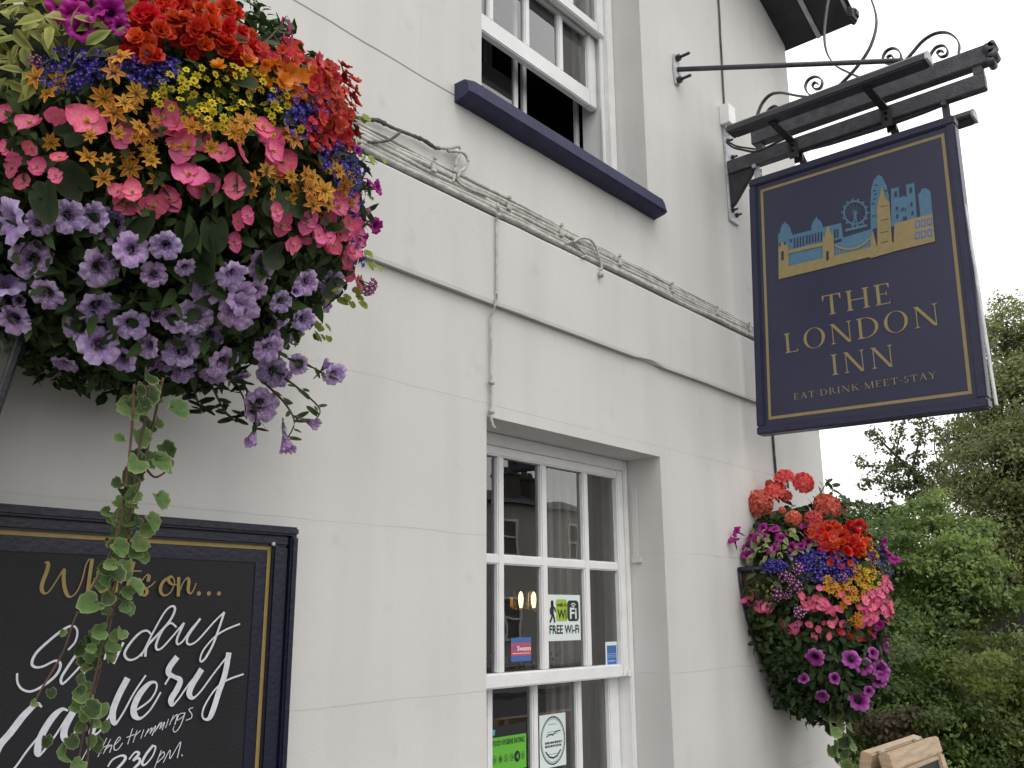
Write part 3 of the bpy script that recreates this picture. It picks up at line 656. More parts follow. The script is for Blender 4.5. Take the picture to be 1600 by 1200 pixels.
pen(b, [seg(A_, [(715, 1165), (780, 1090), (806, 1000), (790, 940), (740, 920), (640, 970), (480, 1100), (370, 1210), (330, 1310), (370, 1350), (450, 1340), (575, 1282), (628, 1320), (590, 1420), (480, 1520), (330, 1600), (230, 1580), (180, 1510), (175, 1420)]),
        seg(A_, [(845, 1140), (700, 1350), (635, 1460), (640, 1520), (690, 1490), (850, 1320), (960, 1190)]), seg(A_, [(960, 1200), (900, 1350), (850, 1440)]),
        seg(A_, [(900, 1350), (1010, 1220), (1100, 1120), (1130, 1140), (1080, 1260)]), seg(A_, [(1275, 1100), (1215, 1230), (1180, 1305)]),
        seg(B_, [(235, 1010), (190, 970), (120, 990), (30, 1080), (-40, 1190), (-30, 1250), (20, 1275), (100, 1240), (190, 1140)]),
        seg(B_, [(130, 1230), (200, 1090), (250, 990), (370, 780), (445, 715), (480, 745), (430, 860), (300, 1010), (190, 1130), (170, 1230)]),
        seg(B_, [(490, 930), (430, 890), (350, 960), (285, 1100), (290, 1165), (345, 1145), (450, 1030), (560, 900)]), seg(B_, [(568, 895), (500, 1050), (505, 1110), (560, 1075), (640, 960), (735, 850)]),
        seg(B_, [(735, 850), (620, 1010), (600, 1090), (640, 1112), (720, 1060), (880, 880), (985, 780)]),
        seg(B_, [(985, 785), (930, 950), (870, 1110), (800, 1240), (752, 1290), (735, 1265), (770, 1170), (880, 1040), (1000, 960), (1145, 900)])], .0056, .0042, 0)
pen(b, [seg(C_, [(430, 560), (380, 535), (250, 650), (110, 830), (0, 960), (-60, 1100), (-50, 1240), (30, 1290), (150, 1200), (280, 1020), (420, 850)]),
        seg(C_, [(700, 600), (640, 590), (540, 680), (430, 860), (390, 1000), (402, 1060), (445, 1030), (560, 880), (700, 660)]),
        seg(C_, [(775, 585), (690, 740), (660, 850), (690, 915), (740, 880), (860, 680), (940, 590)]), seg(C_, [(1030, 590), (1000, 680), (965, 780), (950, 850), (1030, 820), (1140, 640)]),
        seg(D_, [(245, 285), (160, 450), (100, 620), (122, 735), (200, 640), (320, 420), (440, 240)]),
        seg(D_, [(340, 600), (480, 500), (550, 390), (550, 312), (480, 320), (380, 430), (318, 570), (330, 655), (390, 680), (490, 590), (595, 415)]),
        seg(D_, [(755, 60), (690, 150), (682, 215), (740, 250), (800, 288), (760, 390), (706, 480), (718, 540), (780, 480), (900, 310), (1010, 190)]),
        seg(D_, [(1010, 190), (930, 320), (892, 420), (930, 470), (1010, 400), (1150, 210), (1295, 25)]),
        seg(D_, [(1300, 20), (1260, 230), (1200, 400), (1150, 560), (1105, 670), (1055, 692), (1025, 650), (1050, 550), (1150, 390), (1270, 290), (1450, 222)]),
        seg(D_, [(640, 322), (690, 240)])], .0145, .0042, 0, y=-.0208)
b2 = [seg(C_, [(850, 1120), (912, 1000)]), seg(C_, [(905, 1050), (972, 955)]), seg(C_, [(1020, 1080), (1110, 890)]), seg(C_, [(1010, 1005), (1140, 960)]), seg(C_, [(1075, 1050), (1150, 900)]),
      seg(C_, [(1090, 1010), (1160, 960), (1150, 1010), (1140, 1035)]), seg(C_, [(1190, 960), (1250, 900), (1235, 880), (1190, 950), (1188, 1010), (1230, 1000), (1272, 940)]),
      seg(D_, [(260, 950), (310, 790)]), seg(D_, [(250, 880), (330, 850)]), seg(D_, [(315, 930), (355, 810)]), seg(D_, [(330, 870), (390, 810)]), seg(D_, [(395, 890), (425, 800)]),
      seg(D_, [(435, 870), (475, 790)]), seg(D_, [(450, 840), (510, 780), (490, 840)]), seg(D_, [(495, 830), (550, 760), (510, 860)]), seg(D_, [(540, 820), (590, 730)]), seg(D_, [(560, 790), (610, 720), (590, 790)]),
      seg(D_, [(600, 780), (640, 720), (615, 800)]), seg(D_, [(650, 780), (680, 690)]), seg(D_, [(690, 750), (730, 650)]), seg(D_, [(705, 710), (770, 640), (745, 745)]),
      seg(D_, [(845, 625), (790, 640), (770, 700), (830, 660), (850, 625), (800, 760), (750, 822), (725, 805), (735, 765)]), seg(D_, [(930, 570), (890, 590), (920, 640), (910, 680), (860, 700)]),
      seg(D_, [(525, 1210), (600, 1015)]), seg(D_, [(575, 1080), (620, 1030), (630, 1070), (560, 1140)]), seg(D_, [(620, 1140), (690, 1010), (690, 1100), (780, 950), (800, 940), (765, 1090)]), seg(D_, [(812, 1060), (816, 1070)])]
pen(b, b2, .0022, .0017, 0, y=-.0206)
pen(b, [seg(D_, [(60, 1180), (110, 1110), (200, 1070), (240, 1090), (215, 1140), (150, 1210), (90, 1280)]), seg(D_, [(280, 1105), (340, 1035), (380, 1050), (320, 1120), (375, 1095), (385, 1140), (330, 1200)]),
        seg(D_, [(520, 970), (450, 1060), (410, 1145), (440, 1165), (515, 1080), (550, 985), (522, 968)])], .0062, .0036, 0, y=-.0206)
b.build('chalk_lettering', M_CHALK, ch, fixn=False)

# ------------------------------------------------------------------ hanging pub sign
SGX = 4.09
sg = thing('pub_sign', 'navy hanging sign reading THE LONDON INN under a gold and blue skyline', 'sign', (SGX, -.6, 2.43))
tl, tr, bl, br = (-.132, 3.768), (-1.124, 3.762), (-.076, 2.44), (-1.105, 2.424)
def SG(s, t, x): 
    top = np.array(tl) * (1 - s) + np.array(tr) * s; bot = np.array(bl) * (1 - s) + np.array(br) * s; p = bot * (1 - t) + top * t
    return (x, p[0], p[1])
def sbox(b, s0, s1, t0, t1, xa, xb, m=0):
    P = [SG(s, t, xa) for s, t in ((s0, t0), (s1, t0), (s1, t1), (s0, t1))]; Q = [SG(s, t, xb) for s, t in ((s0, t0), (s1, t0), (s1, t1), (s0, t1))]
    b.add(P + Q, [(0, 1, 2, 3), (7, 6, 5, 4), (0, 4, 5, 1), (1, 5, 6, 2), (2, 6, 7, 3), (3, 7, 4, 0)], None, m)
b = MB(); sbox(b, .02, .98, .02, .98, SGX + .008, SGX + .052); b.build('panel', M_SIGN, sg)
b = MB(); w, wv = .040, .031
for (s0, s1, t0, t1) in ((0, 1, 1 - wv, 1), (0, 1, 0, wv), (0, w, wv, 1 - wv), (1 - w, 1, wv, 1 - wv)):
    sbox(b, s0, s1, t0, t1, SGX - .006, SGX + .066)
b.build('frame', M_NAVY, sg, bevel=.006)
b = MB(); b.obox(np.array(SG(1.0, .5, SGX + .03)) + (0, -.004, 0), (.020, 0, 0), (0, .003, 0), (0, .0095, .66)); b.build('edge_strip', M_GREYMETAL, sg, bevel=.001)
XF = SGX + .0072
b = MB(); LAY = [0]
def xf():
    LAY[0] += 1; return XF - LAY[0] * .00003
gtl, gtr, gbr, gbl = (1188, 297), (1475, 208), (1519, 615), (1201, 656)
G = [onX(u, v, XF) for u, v in (gtl, gtr, gbr, gbl)]
cen = sum(G) / 4
def shrink(p, d):
    q = np.array(p, float); q[1] += d if q[1] < cen[1] else -d; q[2] += d if q[2] < cen[2] else -d; return q
for i in range(4):
    p, q = G[i], G[(i + 1) % 4]; b.flat([p, q, shrink(q, .014), shrink(p, .014)])
b.build('gold_border', M_GOLDS, sg, fixn=False)
# serif capitals
def glyphs():
    T = .125; t = .042
    R = lambda x0, z0, x1, z1: [(x0, z0), (x1, z0), (x1, z1), (x0, z1)]
    def stem(x, w=T, top=True, bot=True, z0=0, z1=1):
        o = [R(x, z0, x + w, z1)]; sp_ = .075
        if bot: o.append([(x - sp_, z0), (x + w + sp_, z0), (x + w + sp_, z0 + .03), (x + w, z0 + .07), (x, z0 + .07), (x - sp_, z0 + .03)])
        if top: o.append([(x - sp_, z1), (x - sp_, z1 - .03), (x, z1 - .07), (x + w, z1 - .07), (x + w + sp_, z1 - .03), (x + w + sp_, z1)])
        return o
    def arc(cx, cz, rx, rz, a0, a1, wa, wb, n=14):  # band, thick where |cos| is large
        out = []
        for i in range(n):
            q = []
            for k in (i, i + 1):
                a = math.radians(a0 + (a1 - a0) * k / n); w = wb + (wa - wb) * abs(math.cos(a)) ** 1.3
                q.append(((cx + rx * math.cos(a), cz + rz * math.sin(a)), (cx + (rx - w) * math.cos(a), cz + (rz - (wb + (wa - wb) * abs(math.cos(a)) ** 1.3) * .55) * math.sin(a))))
            out.append([q[0][0], q[1][0], q[1][1], q[0][1]])
        return out
    def dg(x0, z0, x1, z1, w): return [(x0 - w / 2, z0), (x0 + w / 2, z0), (x1 + w / 2, z1), (x1 - w / 2, z1)]
    g = {}
    g['T'] = (.80, stem(.34, top=False) + [R(.02, .955, .78, 1), [(.02, .955), (.02, .73), (.05, .73), (.11, .955)], [(.78, .955), (.69, .955), (.75, .73), (.78, .73)]])
    g['H'] = (.98, stem(.10) + stem(.755) + [R(.225, .48, .755, .525)])
    g['E'] = (.72, stem(.10) + [R(.225, .957, .60, 1), R(.225, 0, .63, .043), R(.225, .49, .50, .53), [(.60, 1), (.52, .957), (.575, .76), (.60, .76)], [(.55, .043), (.66, .25), (.63, .25), (.60, 0), (.63, 0)], [(.47, .40), (.50, .40), (.50, .62), (.47, .62)]])
    g['L'] = (.72, stem(.10) + [R(.225, 0, .64, .043), [(.55, .043), (.67, .28), (.64, .28), (.61, 0), (.64, 0)]])
    g['O'] = (1.02, arc(.51, .5, .47, .52, 0, 360, .135, .045, 36))
    g['N'] = (1.04, stem(.15, w=t) + stem(.86, w=t, bot=False) + [dg(.17, 1, .86, -.02, .15)])
    g['D'] = (.96, stem(.10) + arc(.33, .5, .57, .5, -90, 90, .135, .045, 22) + [R(.225, .957, .34, 1), R(.225, 0, .34, .043)])
    g['I'] = (.40, stem(.14))
    g['A'] = (.86, [dg(.10, 0, .42, 1, .05), dg(.74, 0, .42, 1, .13), R(.23, .33, .62, .37), R(.0, 0, .22, .03), R(.6, 0, .88, .03)])
    g['R'] = (.84, stem(.10) + arc(.28, .745, .32, .255, -90, 90, .12, .045, 14) + [R(.225, .957, .30, 1), R(.225, .475, .30, .52), dg(.80, 0, .42, .5, .13)])
    g['K'] = (.86, stem(.10) + [dg(.24, .42, .72, 1, .05), dg(.78, 0, .38, .58, .13), R(.60, .97, .86, 1), R(.62, 0, .90, .03)])
    g['M'] = (1.14, stem(.12, w=t) + stem(.90, w=T) + [dg(.15, 1, .55, 0, .13), dg(.94, 1, .55, 0, .05)])
    g['S'] = (.58, [[(.10 + .0, .02), (.13, .02), (.13, .25), (.10, .25)]] + arc(.29, .74, .2, .26, 20, 270, .11, .045, 14) + arc(.29, .255, .22, .265, -160, 90, .12, .045, 14))
    g['Y'] = (.82, stem(.36, top=False, z1=.5) + [dg(.42, .45, .10, 1, .12), dg(.42, .45, .74, 1, .05), R(0, .97, .24, 1), R(.62, .97, .86, 1)])
    g['·'] = (.34, [[(.17 + .06 * math.cos(i * .785), .42 + .06 * math.sin(i * .785)) for i in range(8)]])
    g[' '] = (.4, [])
    return g
GL = glyphs()
def sign_text(b, s, yl, yr, zl, zr, h, track=.10):
    tot = sum(GL[c][0] for c in s) + track * (len(s) - 1); x = 0
    for c in s:
        adv, polys = GL[c]
        for P in polys:
            X = xf(); out = []
            for px, pz in P:
                t = (x + px) / tot; y = yl + (yr - yl) * t; z = zl + (zr - zl) * t + pz * h
                out.append((X, y, z))
            b.flat(out)
        x += adv + track
for wd_, ya, yb, za, zb, tk in (('THE', -.449, -.775, 2.966, 2.958, .16), ('LONDON', -.246, -.962, 2.820, 2.816, .13), ('INN', -.460, -.752, 2.673, 2.668, .16)):
    b = MB(); LAY[0] = 0; sign_text(b, wd_, ya, yb, za, zb, .098, tk); b.build('lettering', M_GOLDS, sg, fixn=False)
b = MB(); LAY[0] = 0; sign_text(b, 'EAT·DRINK·MEET·STAY', -.272, -.917, 2.586, 2.581, .030, .16); b.build('motto', M_GOLDS, sg, fixn=False)
# skyline emblem
z3 = lambda a, c: (1200 + a / 5.7143, 260 + c / 5.7143)
b = MB(); LAY[0] = 0
def art(P, m): X = xf(); b.flat([onX(*z3(a, c), X) for a, c in P], m)
def quad(x0, x1, y0, y1, m, sk=-.22): art([(x0, y0), (x1, y0 + sk * (x1 - x0)), (x1, y1 + sk * (x1 - x0)), (x0, y1)], m)
art([(92, 690), (90, 605), (110, 590), (112, 555), (126, 520), (146, 505), (150, 483), (156, 505), (182, 520), (202, 552), (206, 580), (222, 610), (222, 760), (92, 790)], 1)
art([(222, 612), (390, 568), (492, 545), (652, 505), (672, 640), (222, 760)], 1)
art([(388, 572), (388, 525), (405, 488), (425, 465), (432, 443), (441, 465), (470, 488), (488, 525), (490, 548)], 1)
art([(660, 640), (935, 555), (940, 720), (660, 790)], 1)
art([(918, 560), (915, 330), (922, 200), (942, 130), (968, 92), (990, 75), (1018, 92), (1058, 170), (1078, 260), (1085, 530)], 1)
art([(1098, 540), (1100, 192), (1112, 200), (1160, 186), (1166, 172), (1172, 280), (1210, 262), (1240, 275), (1232, 150), (1242, 164), (1298, 148), (1304, 132), (1332, 480)], 1)
art([(1340, 250), (1362, 230), (1372, 200), (1405, 193), (1440, 212), (1452, 235), (1470, 430), (1362, 450)], 1)
art([(180, 770), (495, 700), (495, 870), (185, 930)], 1); art([(590, 690), (930, 600), (925, 790), (600, 850)], 1)
for i in range(28):                          # big wheel
    a0, a1 = i / 28 * 6.2832, (i + 1) / 28 * 6.2832; c0 = lambda a, r: (778 + r * math.cos(a), 412 + r * 1.02 * math.sin(a))
    art([c0(a0, 108), c0(a1, 108), c0(a1, 92), c0(a0, 92)], 1)
    if i % 2 == 0: art([c0(a0 - .05, 109), c0(a0 + .09, 109), c0(a0 + .09, 124), c0(a0 - .05, 124)], 1)
for i in range(0, 28, 2):
    a = i / 28 * 6.2832; art([(778, 412), (778 + 3 * math.cos(a + 1.6), 412 + 3 * math.sin(a + 1.6)), (778 + 94 * math.cos(a) + 2, 412 + 94 * math.sin(a)), (778 + 94 * math.cos(a), 412 + 94 * math.sin(a) + 2)], 1)
art([(770, 412), (784, 412), (806, 545), (792, 548)], 1); art([(772, 412), (785, 412), (764, 555), (750, 558)], 1); art([(762, 405), (778, 396), (794, 402), (794, 424), (764, 430)], 1)
art([(690, 560), (880, 515), (890, 535), (690, 585)], 1)
for x in range(232, 330, 26): quad(x, x + 12, 640 - (x - 232) * .22, 730 - (x - 232) * .22, 2)
for x in range(340, 490, 26): quad(x, x + 13, 614 - (x - 340) * .22, 694 - (x - 340) * .22, 2)
for x in (590, 615): quad(x, x + 13, 560, 640 - (x - 590) * .3, 2)
for x, y in ((1128, 225), (1262, 190)): quad(x, x + 24, y, y + 48, 2)
for x, y in ((1140, 360), (1145, 430), (1272, 320), (1280, 400)): quad(x, x + 18, y, y + 34, 2)
for x in (1190, 1206, 1222): quad(x, x + 8, 370, 400, 2)
quad(1206, 1240, 452, 490, 2)
for x, y in ((950, 165), (935, 215), (945, 245), (940, 285), (925, 330), (1040, 215), (930, 440)): quad(x, x + 26, y, y + 9, 2)
for x, y in ((100, 690), (140, 676), (196, 650)): quad(x, x + 16, y, y + 26, 2)
art([(95, 1008), (95, 910), (1485, 590), (1492, 668)], 0)
art([(95, 920), (92, 705), (104, 720), (128, 662), (150, 705), (178, 690), (186, 905)], 0)
art([(178, 748), (500, 675), (500, 705), (178, 780)], 0)
art([(185, 945), (185, 900), (495, 832), (495, 868)], 0)
art([(490, 905), (488, 625), (505, 630), (528, 535), (546, 535), (566, 612), (584, 608), (598, 880)], 0)
prev = None
for i in range(15):                          # suspension chain of the bridge
    t = i / 14; x = 592 + (922 - 592) * t; y = (690 + (625 - 690) * t) + 330 * t * (1 - t) * (.85)
    if prev: art([(prev[0], prev[1]), (x, y), (x, y + 16), (prev[0], prev[1] + 16)], 0)
    prev = (x, y)
    if 1 < i < 13: art([(x - 2, y), (x + 2, y), (x + 2, 845 - (x - 592) * .24), (x - 2, 845 - (x - 592) * .24)], 0)
art([(596, 838), (930, 755), (930, 800), (596, 880)], 0)
art([(912, 820), (918, 640), (936, 580), (956, 645), (990, 800)], 0)
art([(978, 800), (974, 345), (990, 290), (1000, 250), (1014, 178), (1040, 245), (1050, 290), (1086, 318), (1112, 765)], 0)
art([(1122, 760), (1128, 512), (1290, 465), (1470, 424), (1490, 670)], 0)
for x in (1312, 1366, 1422):
    for y in (490, 590): quad(x, x + 44, y - (x - 1312) * .22, y + 66 - (x - 1312) * .22, 3); quad(x + 9, x + 35, y + 10 - (x - 1312) * .22, y + 50 - (x - 1312) * .22, 0)
for y in (360, 480, 590, 680): quad(1005, 1075, y, y + 6, 2); 
for y in (500, 610): quad(1012, 1070, y, y + 56, 0)
for x in (118, 520): quad(x, x + 22, 760, 840, 2)
b.build('skyline_emblem', [M_GOLDS, M_BLUES, M_SIGN, M_BLUEP], sg, fixn=False)
for s in (.035, .965):
    p = np.array(SG(s, 1.0, SGX + .03)); b = MB()
    b.obox(p + (0, 0, .05), (.004, 0, 0), (0, .016, 0), (0, 0, .06)); b.obox(p + (.03, 0, .07), (.026, 0, 0), (0, .004, 0), (0, 0, .004))
    b.tube([p + (-.035, .0, .07), p + (.05, 0, .07)], .006, 8); b.tube([p + (-.036, 0, .07), p + (-.026, 0, .07)], .013, 6); b.tube([p + (.03, 0, .035), p + (.05, 0, .03), p + (.05, 0, .085)], .006, 6)
    b.build('hanger_strap', M_GREYMETAL if s < .5 else M_IRON2, sg, bevel=.0015)

# ------------------------------------------------------------------ wrought-iron bracket
AX = 4.12
bk = thing('sign_bracket', 'black iron bracket with scrolls carrying the pub sign', 'bracket', (AX, 0, 3.85))
b = MB(); b.box(4.095, 4.200, -.012, -.001, 3.585, 4.215); b.build('wall_plate', M_GREYMETAL, bk, bevel=.004)
for z in (3.65, 3.635, 3.97, 4.05):
    b = MB(); x = 4.125 if z in (3.65, 4.05) else 4.165
    b.tube([(x, -.012, z), (x, -.045, z)], .006, 8); b.tube([(x, -.012, z), (x, -.024, z)], .013, 6); b.build('bolt', M_IRON, bk)
b = MB(); b.box(AX - .024, AX + .024, -1.265, -.0125, 3.846, 3.922); b.build('lower_beam', M_IRON2, bk, bevel=.004)
b = MB(); b.box(AX - .03, AX + .03, -1.285, -.16, 3.962, 4.048); b.build('upper_beam', M_IRON2, bk, bevel=.004)
b = MB()
for i, (dy, dz, r) in enumerate(((-1.298, 4.022, .026), (-1.31, 3.99, .022), (-1.298, 3.962, .018), (-1.314, 4.038, .015))): b.tube([(AX - .035, dy, dz), (AX + .035, dy, dz)], r, 10)
b.build('beam_finial', M_IRON2, bk, smooth=True)
for ya, yb in ((-1.262, -1.222), (-.215, -.178)):
    b = MB(); b.box(AX - .022, AX + .022, ya, yb, 3.9225, 3.9615); b.build('beam_post', M_IRON2, bk, bevel=.002)
b = MB(); b.prism([(-.0125, 3.845), (-.17, 3.845), (-.04, 3.68), (-.0125, 3.66)], lambda y, z: (AX - .012, y, z), (.024, 0, 0)); b.build('gusset', M_IRON, bk, bevel=.002)
b = MB(); b.prism([(-.4, 3.845), (-1.16, 3.845), (-1.0, 3.832), (-.78, 3.826), (-.55, 3.832)], lambda y, z: (AX - .01, y, z), (.02, 0, 0)); b.build('under_stay', M_IRON, bk)
def scroll(pts, w=.011, th=.0028):
    b = MB(); P = smooth_path([onX(u, v, AX) for u, v in pts], 7); V = []; F = []; n = len(P)
    for i in range(n):
        d = P[min(i + 1, n - 1)] - P[max(i - 1, 0)]; d[0] = 0; d /= np.linalg.norm(d) + 1e-9; nn = np.array((0, -d[2], d[1])) * th
        V += [P[i] - nn - (w, 0, 0), P[i] + nn - (w, 0, 0), P[i] + nn + (w, 0, 0), P[i] - nn + (w, 0, 0)]
    for i in range(n - 1):
        for j in range(4): F.append((4 * i + j, 4 * i + (j + 1) % 4, 4 * i + 4 + (j + 1) % 4, 4 * i + 4 + j))
    F.append((0, 1, 2, 3)); F.append((4 * n - 1, 4 * n - 2, 4 * n - 3, 4 * n - 4)); b.add(V, F); b.build('scroll', M_IRON2, bk)
z6 = lambda L_: [(1120 + a / 5, 60 + c / 5) for a, c in L_]; z7 = lambda L_: [(1330 + a / 5, 20 + c / 5) for a, c in L_]
scroll(z6([(315, 640), (320, 590), (360, 500), (420, 440), (490, 425), (560, 435), (640, 450), (720, 458)]))
scroll(z6([(390, 590), (410, 555), (450, 530), (485, 540), (500, 570), (480, 590), (455, 580)]))
scroll(z6([(740, 450), (705, 420), (692, 375), (715, 325), (765, 300), (812, 315), (825, 350), (805, 390), (765, 395), (748, 370), (765, 345), (790, 355)]))
scroll([(1345, 122), (1325, 113), (1305, 102), (1292, 82), (1288, 55), (1291, 20), (1296, -10)], .011)
scroll([(1310, 135), (1330, 115), (1350, 90), (1362, 68), (1369, 42), (1368, 20), (1360, -5)], .011)
scroll(z7([(385, 370), (390, 335), (370, 295), (325, 278), (275, 300), (248, 350), (260, 390), (310, 395), (332, 365), (315, 335), (285, 345), (290, 365)]))
scroll(z7([(415, 385), (480, 310), (560, 220), (650, 165), (740, 155), (810, 190), (845, 250), (840, 320), (850, 350)]))
scroll(z7([(610, 370), (625, 320), (665, 270), (720, 258), (752, 290), (745, 330), (700, 345), (672, 320), (690, 298), (720, 305)]))
# tie rod
tp = onY(1055, 110)
tr_ = thing('tie_rod', 'straight black iron tie rod from a bolted wall plate to the sign bracket', 'tie rod', tp)
b = MB(); c = tp + np.array((0, -.006, 0)); b.prism([(-.03, .0), (-.018, .085), (.02, .085), (.038, .0), (.02, -.085), (-.018, -.085)], lambda x, z: (c[0] + x, -.012, c[2] + z), (0, .011, 0)); b.build('plate', M_GREYMETAL, tr_, bevel=.003)
b = MB(); e = np.array((AX - .01, -.935, 4.128)); b.tube([(tp[0], -.012, tp[2]), e], .0125, 8); b.tube([e, e + (0, -.03, -.10)], .010, 6); b.build('rod', M_IRON2, tr_, smooth=True)
for z in (.062, -.062):
    b = MB(); b.tube([(tp[0], -.012, tp[2] + z), (tp[0], -.085, tp[2] + z)], .0075, 8); b.tube([(tp[0], -.012, tp[2] + z), (tp[0], -.032, tp[2] + z)], .017, 6); b.build('bolt', M_IRON, tr_)
# strip lights either side of the bracket
def trough(x, ya, yb, z, flip, label):
    t = thing('sign_light', label, 'sign light', (x, (ya + yb) / 2, z), 'strip lights beside the sign beam')
    b = MB(); prof = [(-.042, -.012), (-.038, .018), (-.018, .036), (.008, .040), (.032, .028), (.042, .004), (.042, -.012)]
    n = len(prof); V = [(x + flip * a, y, z + c) for y in (ya, yb) for a, c in prof]
    b.add(V, [(i, (i + 1) % n, n + (i + 1) % n, n + i) for i in range(n)]); b.build('housing', M_TROUGH, t, bevel=.002)
    for y in (ya, yb):
        b = MB(); s = 1 if y == yb else -1; P = [(x + flip * a * 1.06, z + c * 1.06) for a, c in prof]
        b.prism(P, lambda a, c: (a, y, c), (0, -.012 if y == yb else .012, 0)); b.build('end_cap', M_GREYMETAL if y == yb else M_TROUGH, t, bevel=.002)
    b = MB(); b.box(x - .036, x + .036, yb + .01, ya - .01, z - .017, z - .0125); b.build('diffuser', M_TROUGH, t)
    for y in (-.36, -.82):
        b = MB(); p = np.array((x, y, z - .02)); q = np.array((AX, y - .02, 3.895)); d = q - p; d /= np.linalg.norm(d); sd_ = np.array((0, .018, 0)); nn = np.cross(d, (0, 1, 0)) * .006
        b.obox((p + q) / 2, d * np.linalg.norm(q - p) / 2, sd_, nn); b.obox(q + (-flip * .03, 0, -.035), (.006, 0, 0), (0, .022, 0), (0, 0, .05)); b.tube([q + (-.05, 0, -.05), q + (.05, 0, -.05)], .006, 6); b.tube([q + (-.05, 0, -.02), q + (.05, 0, -.02)], .006, 6)
        b.build('mounting_arm', M_IRON, t, bevel=.0015)
trough(3.90, -.15, -1.09, 3.955, 1, 'dark strip light on the near side of the sign beam')
trough(4.32, -.19, -1.155, 3.835, -1, 'dark strip light on the far side of the sign, only its end showing')
jb = MB(); jb.box(4.075, 4.155, -.055, -.0005, 4.13, 4.245); jb.tube([(4.11, -.03, 4.13), (4.115, -.035, 4.10), (4.10, -.04, 4.07)], [.022, .018, .012], 10)
tag(jb.build('junction_box', M_WHITE, bevel=.006), 'small white junction box at the top of the sign bracket plate', 'junction box')
b = MB(); b.tube(smooth_path([onX(u, v, 4.06) for u, v in ((1135, 222), (1145, 230), (1160, 234), (1178, 237), (1195, 232), (1215, 222), (1235, 212))], 5), .006, 6)
b.tube(smooth_path([onX(u, v, 4.06) for u, v in ((1135, 220), (1150, 228), (1165, 231), (1180, 233))], 5), .005, 6)
tag(b.build('light_cable', M_IRON, smooth=True), 'black cable drooping from the junction box to the sign lights', 'cable')

# ------------------------------------------------------------------ lantern at the picture's left edge
LX, LY, LZ = .557, -.15, 2.15
ln = thing('wall_lantern', 'dark metal lantern with a curved cap and tapering panes at the left under the basket', 'lantern', (LX, LY, LZ))
b = MB()
for k in range(4):
    a = math.radians(45 + 90 * k); 
    b.tube([(LX + .142 * math.cos(a), LY + .142 * math.sin(a), LZ - .005), (LX + .080 * math.cos(a), LY + .080 * math.sin(a), LZ - .33)], .008, 6)
for r, z in ((.150, LZ), (.084, LZ - .335)):
    P = [(LX + r * math.cos(math.radians(45 + 90 * k)), LY + r * math.sin(math.radians(45 + 90 * k)), z) for k in range(5)]
    for i in range(4): b.tube([P[i], P[i + 1]], .010, 6)
b.build('lantern_frame', M_IRON, ln)
b = MB(); V = []; F = []
for r, z in ((.136, LZ - .006), (.078, LZ - .33)):
    V += [(LX + r * math.cos(math.radians(45 + 90 * k)), LY + r * math.sin(math.radians(45 + 90 * k)), z) for k in range(4)]
F = [(i, (i + 1) % 4, 4 + (i + 1) % 4, 4 + i) for i in range(4)]; b.add(V, F); b.build('lantern_pane', M_LGLASS, ln, fixn=False)
b = MB(); V = []; F = []; prof = [(.175, -.002), (.178, .012), (.15, .05), (.09, .085), (.03, .105), (.0, .11)]; n = 20
for r, z in prof: V += [(LX + r * math.cos(i / n * 6.2832), LY + r * math.sin(i / n * 6.2832), LZ + .01 + z) for i in range(n)]
for j in range(len(prof) - 1):
    for i in range(n): F.append((j * n + i, j * n + (i + 1) % n, (j + 1) * n + (i + 1) % n, (j + 1) * n + i))
F.append(tuple(range(n))); b.add(V, F); b.build('lantern_cap', M_IRON, ln, smooth=True)
b = MB(); b.tube([(LX, -.005, LZ - .38), (LX, -.08, LZ - .40), (LX, LY, LZ - .345)], .014, 8); b.box(LX - .04, LX + .04, -.014, -.001, LZ - .46, LZ - .3); b.build('wall_arm', M_IRON, ln)

# ------------------------------------------------------------------ A-board
ab = thing('pavement_board', 'pale timber A-board with a dark panel at the bottom right corner', 'A-board', (3.94, -.66, 0))
p0 = np.array(onZ(1366, 1177, 1.10)); p1 = np.array(onZ(1446, 1150, 1.10)); ux = (p1 - p0) / np.linalg.norm(p1 - p0); un = np.array((ux[1], -ux[0], 0)); Wd = np.linalg.norm(p1 - p0)
def leaf_board(sgn, off):
    dn = np.array((0, 0, -1.0)) * .975 + un * sgn * .22; dn /= np.linalg.norm(dn); nn = np.cross(ux, dn) * sgn; nn = nn / np.linalg.norm(nn)
    if nn @ (un * sgn) < 0: nn = -nn
    o = p0 + un * sgn * off
    def slab(b, a0, a1, t0, t1, th, dz=0): b.obox(o + ux * (a0 + a1) / 2 + dn * (t0 + t1) / 2 + nn * dz, ux * (a1 - a0) / 2, dn * (t1 - t0) / 2, nn * th / 2)
    b = MB(); slab(b, 0, Wd, 0, .065, .042); slab(b, 0, .06, .066, 1.1, .040); slab(b, Wd - .06, Wd, .066, 1.1, .040); slab(b, .061, Wd - .061, .92, .99, .038)
    b.build('board_frame', M_WOODA, ab, bevel=.005)
    b = MB(); slab(b, .06, Wd - .06, .066, .92, .012); b.build('chalk_panel', M_BOARD, ab)
    b = MB(); slab(b, .0605, Wd - .0605, .0655, .085, .03); b.build('beading', M_WOODA, ab, bevel=.003)
leaf_board(1, .030); leaf_board(-1, .030)
b = MB()
for t in (.12, .8): b.obox(p0 + ux * Wd * t + np.array((0, 0, .002)), ux * .012, un * .012, (0, 0, .0015))
b.build('hinge', M_GREYMETAL, ab)

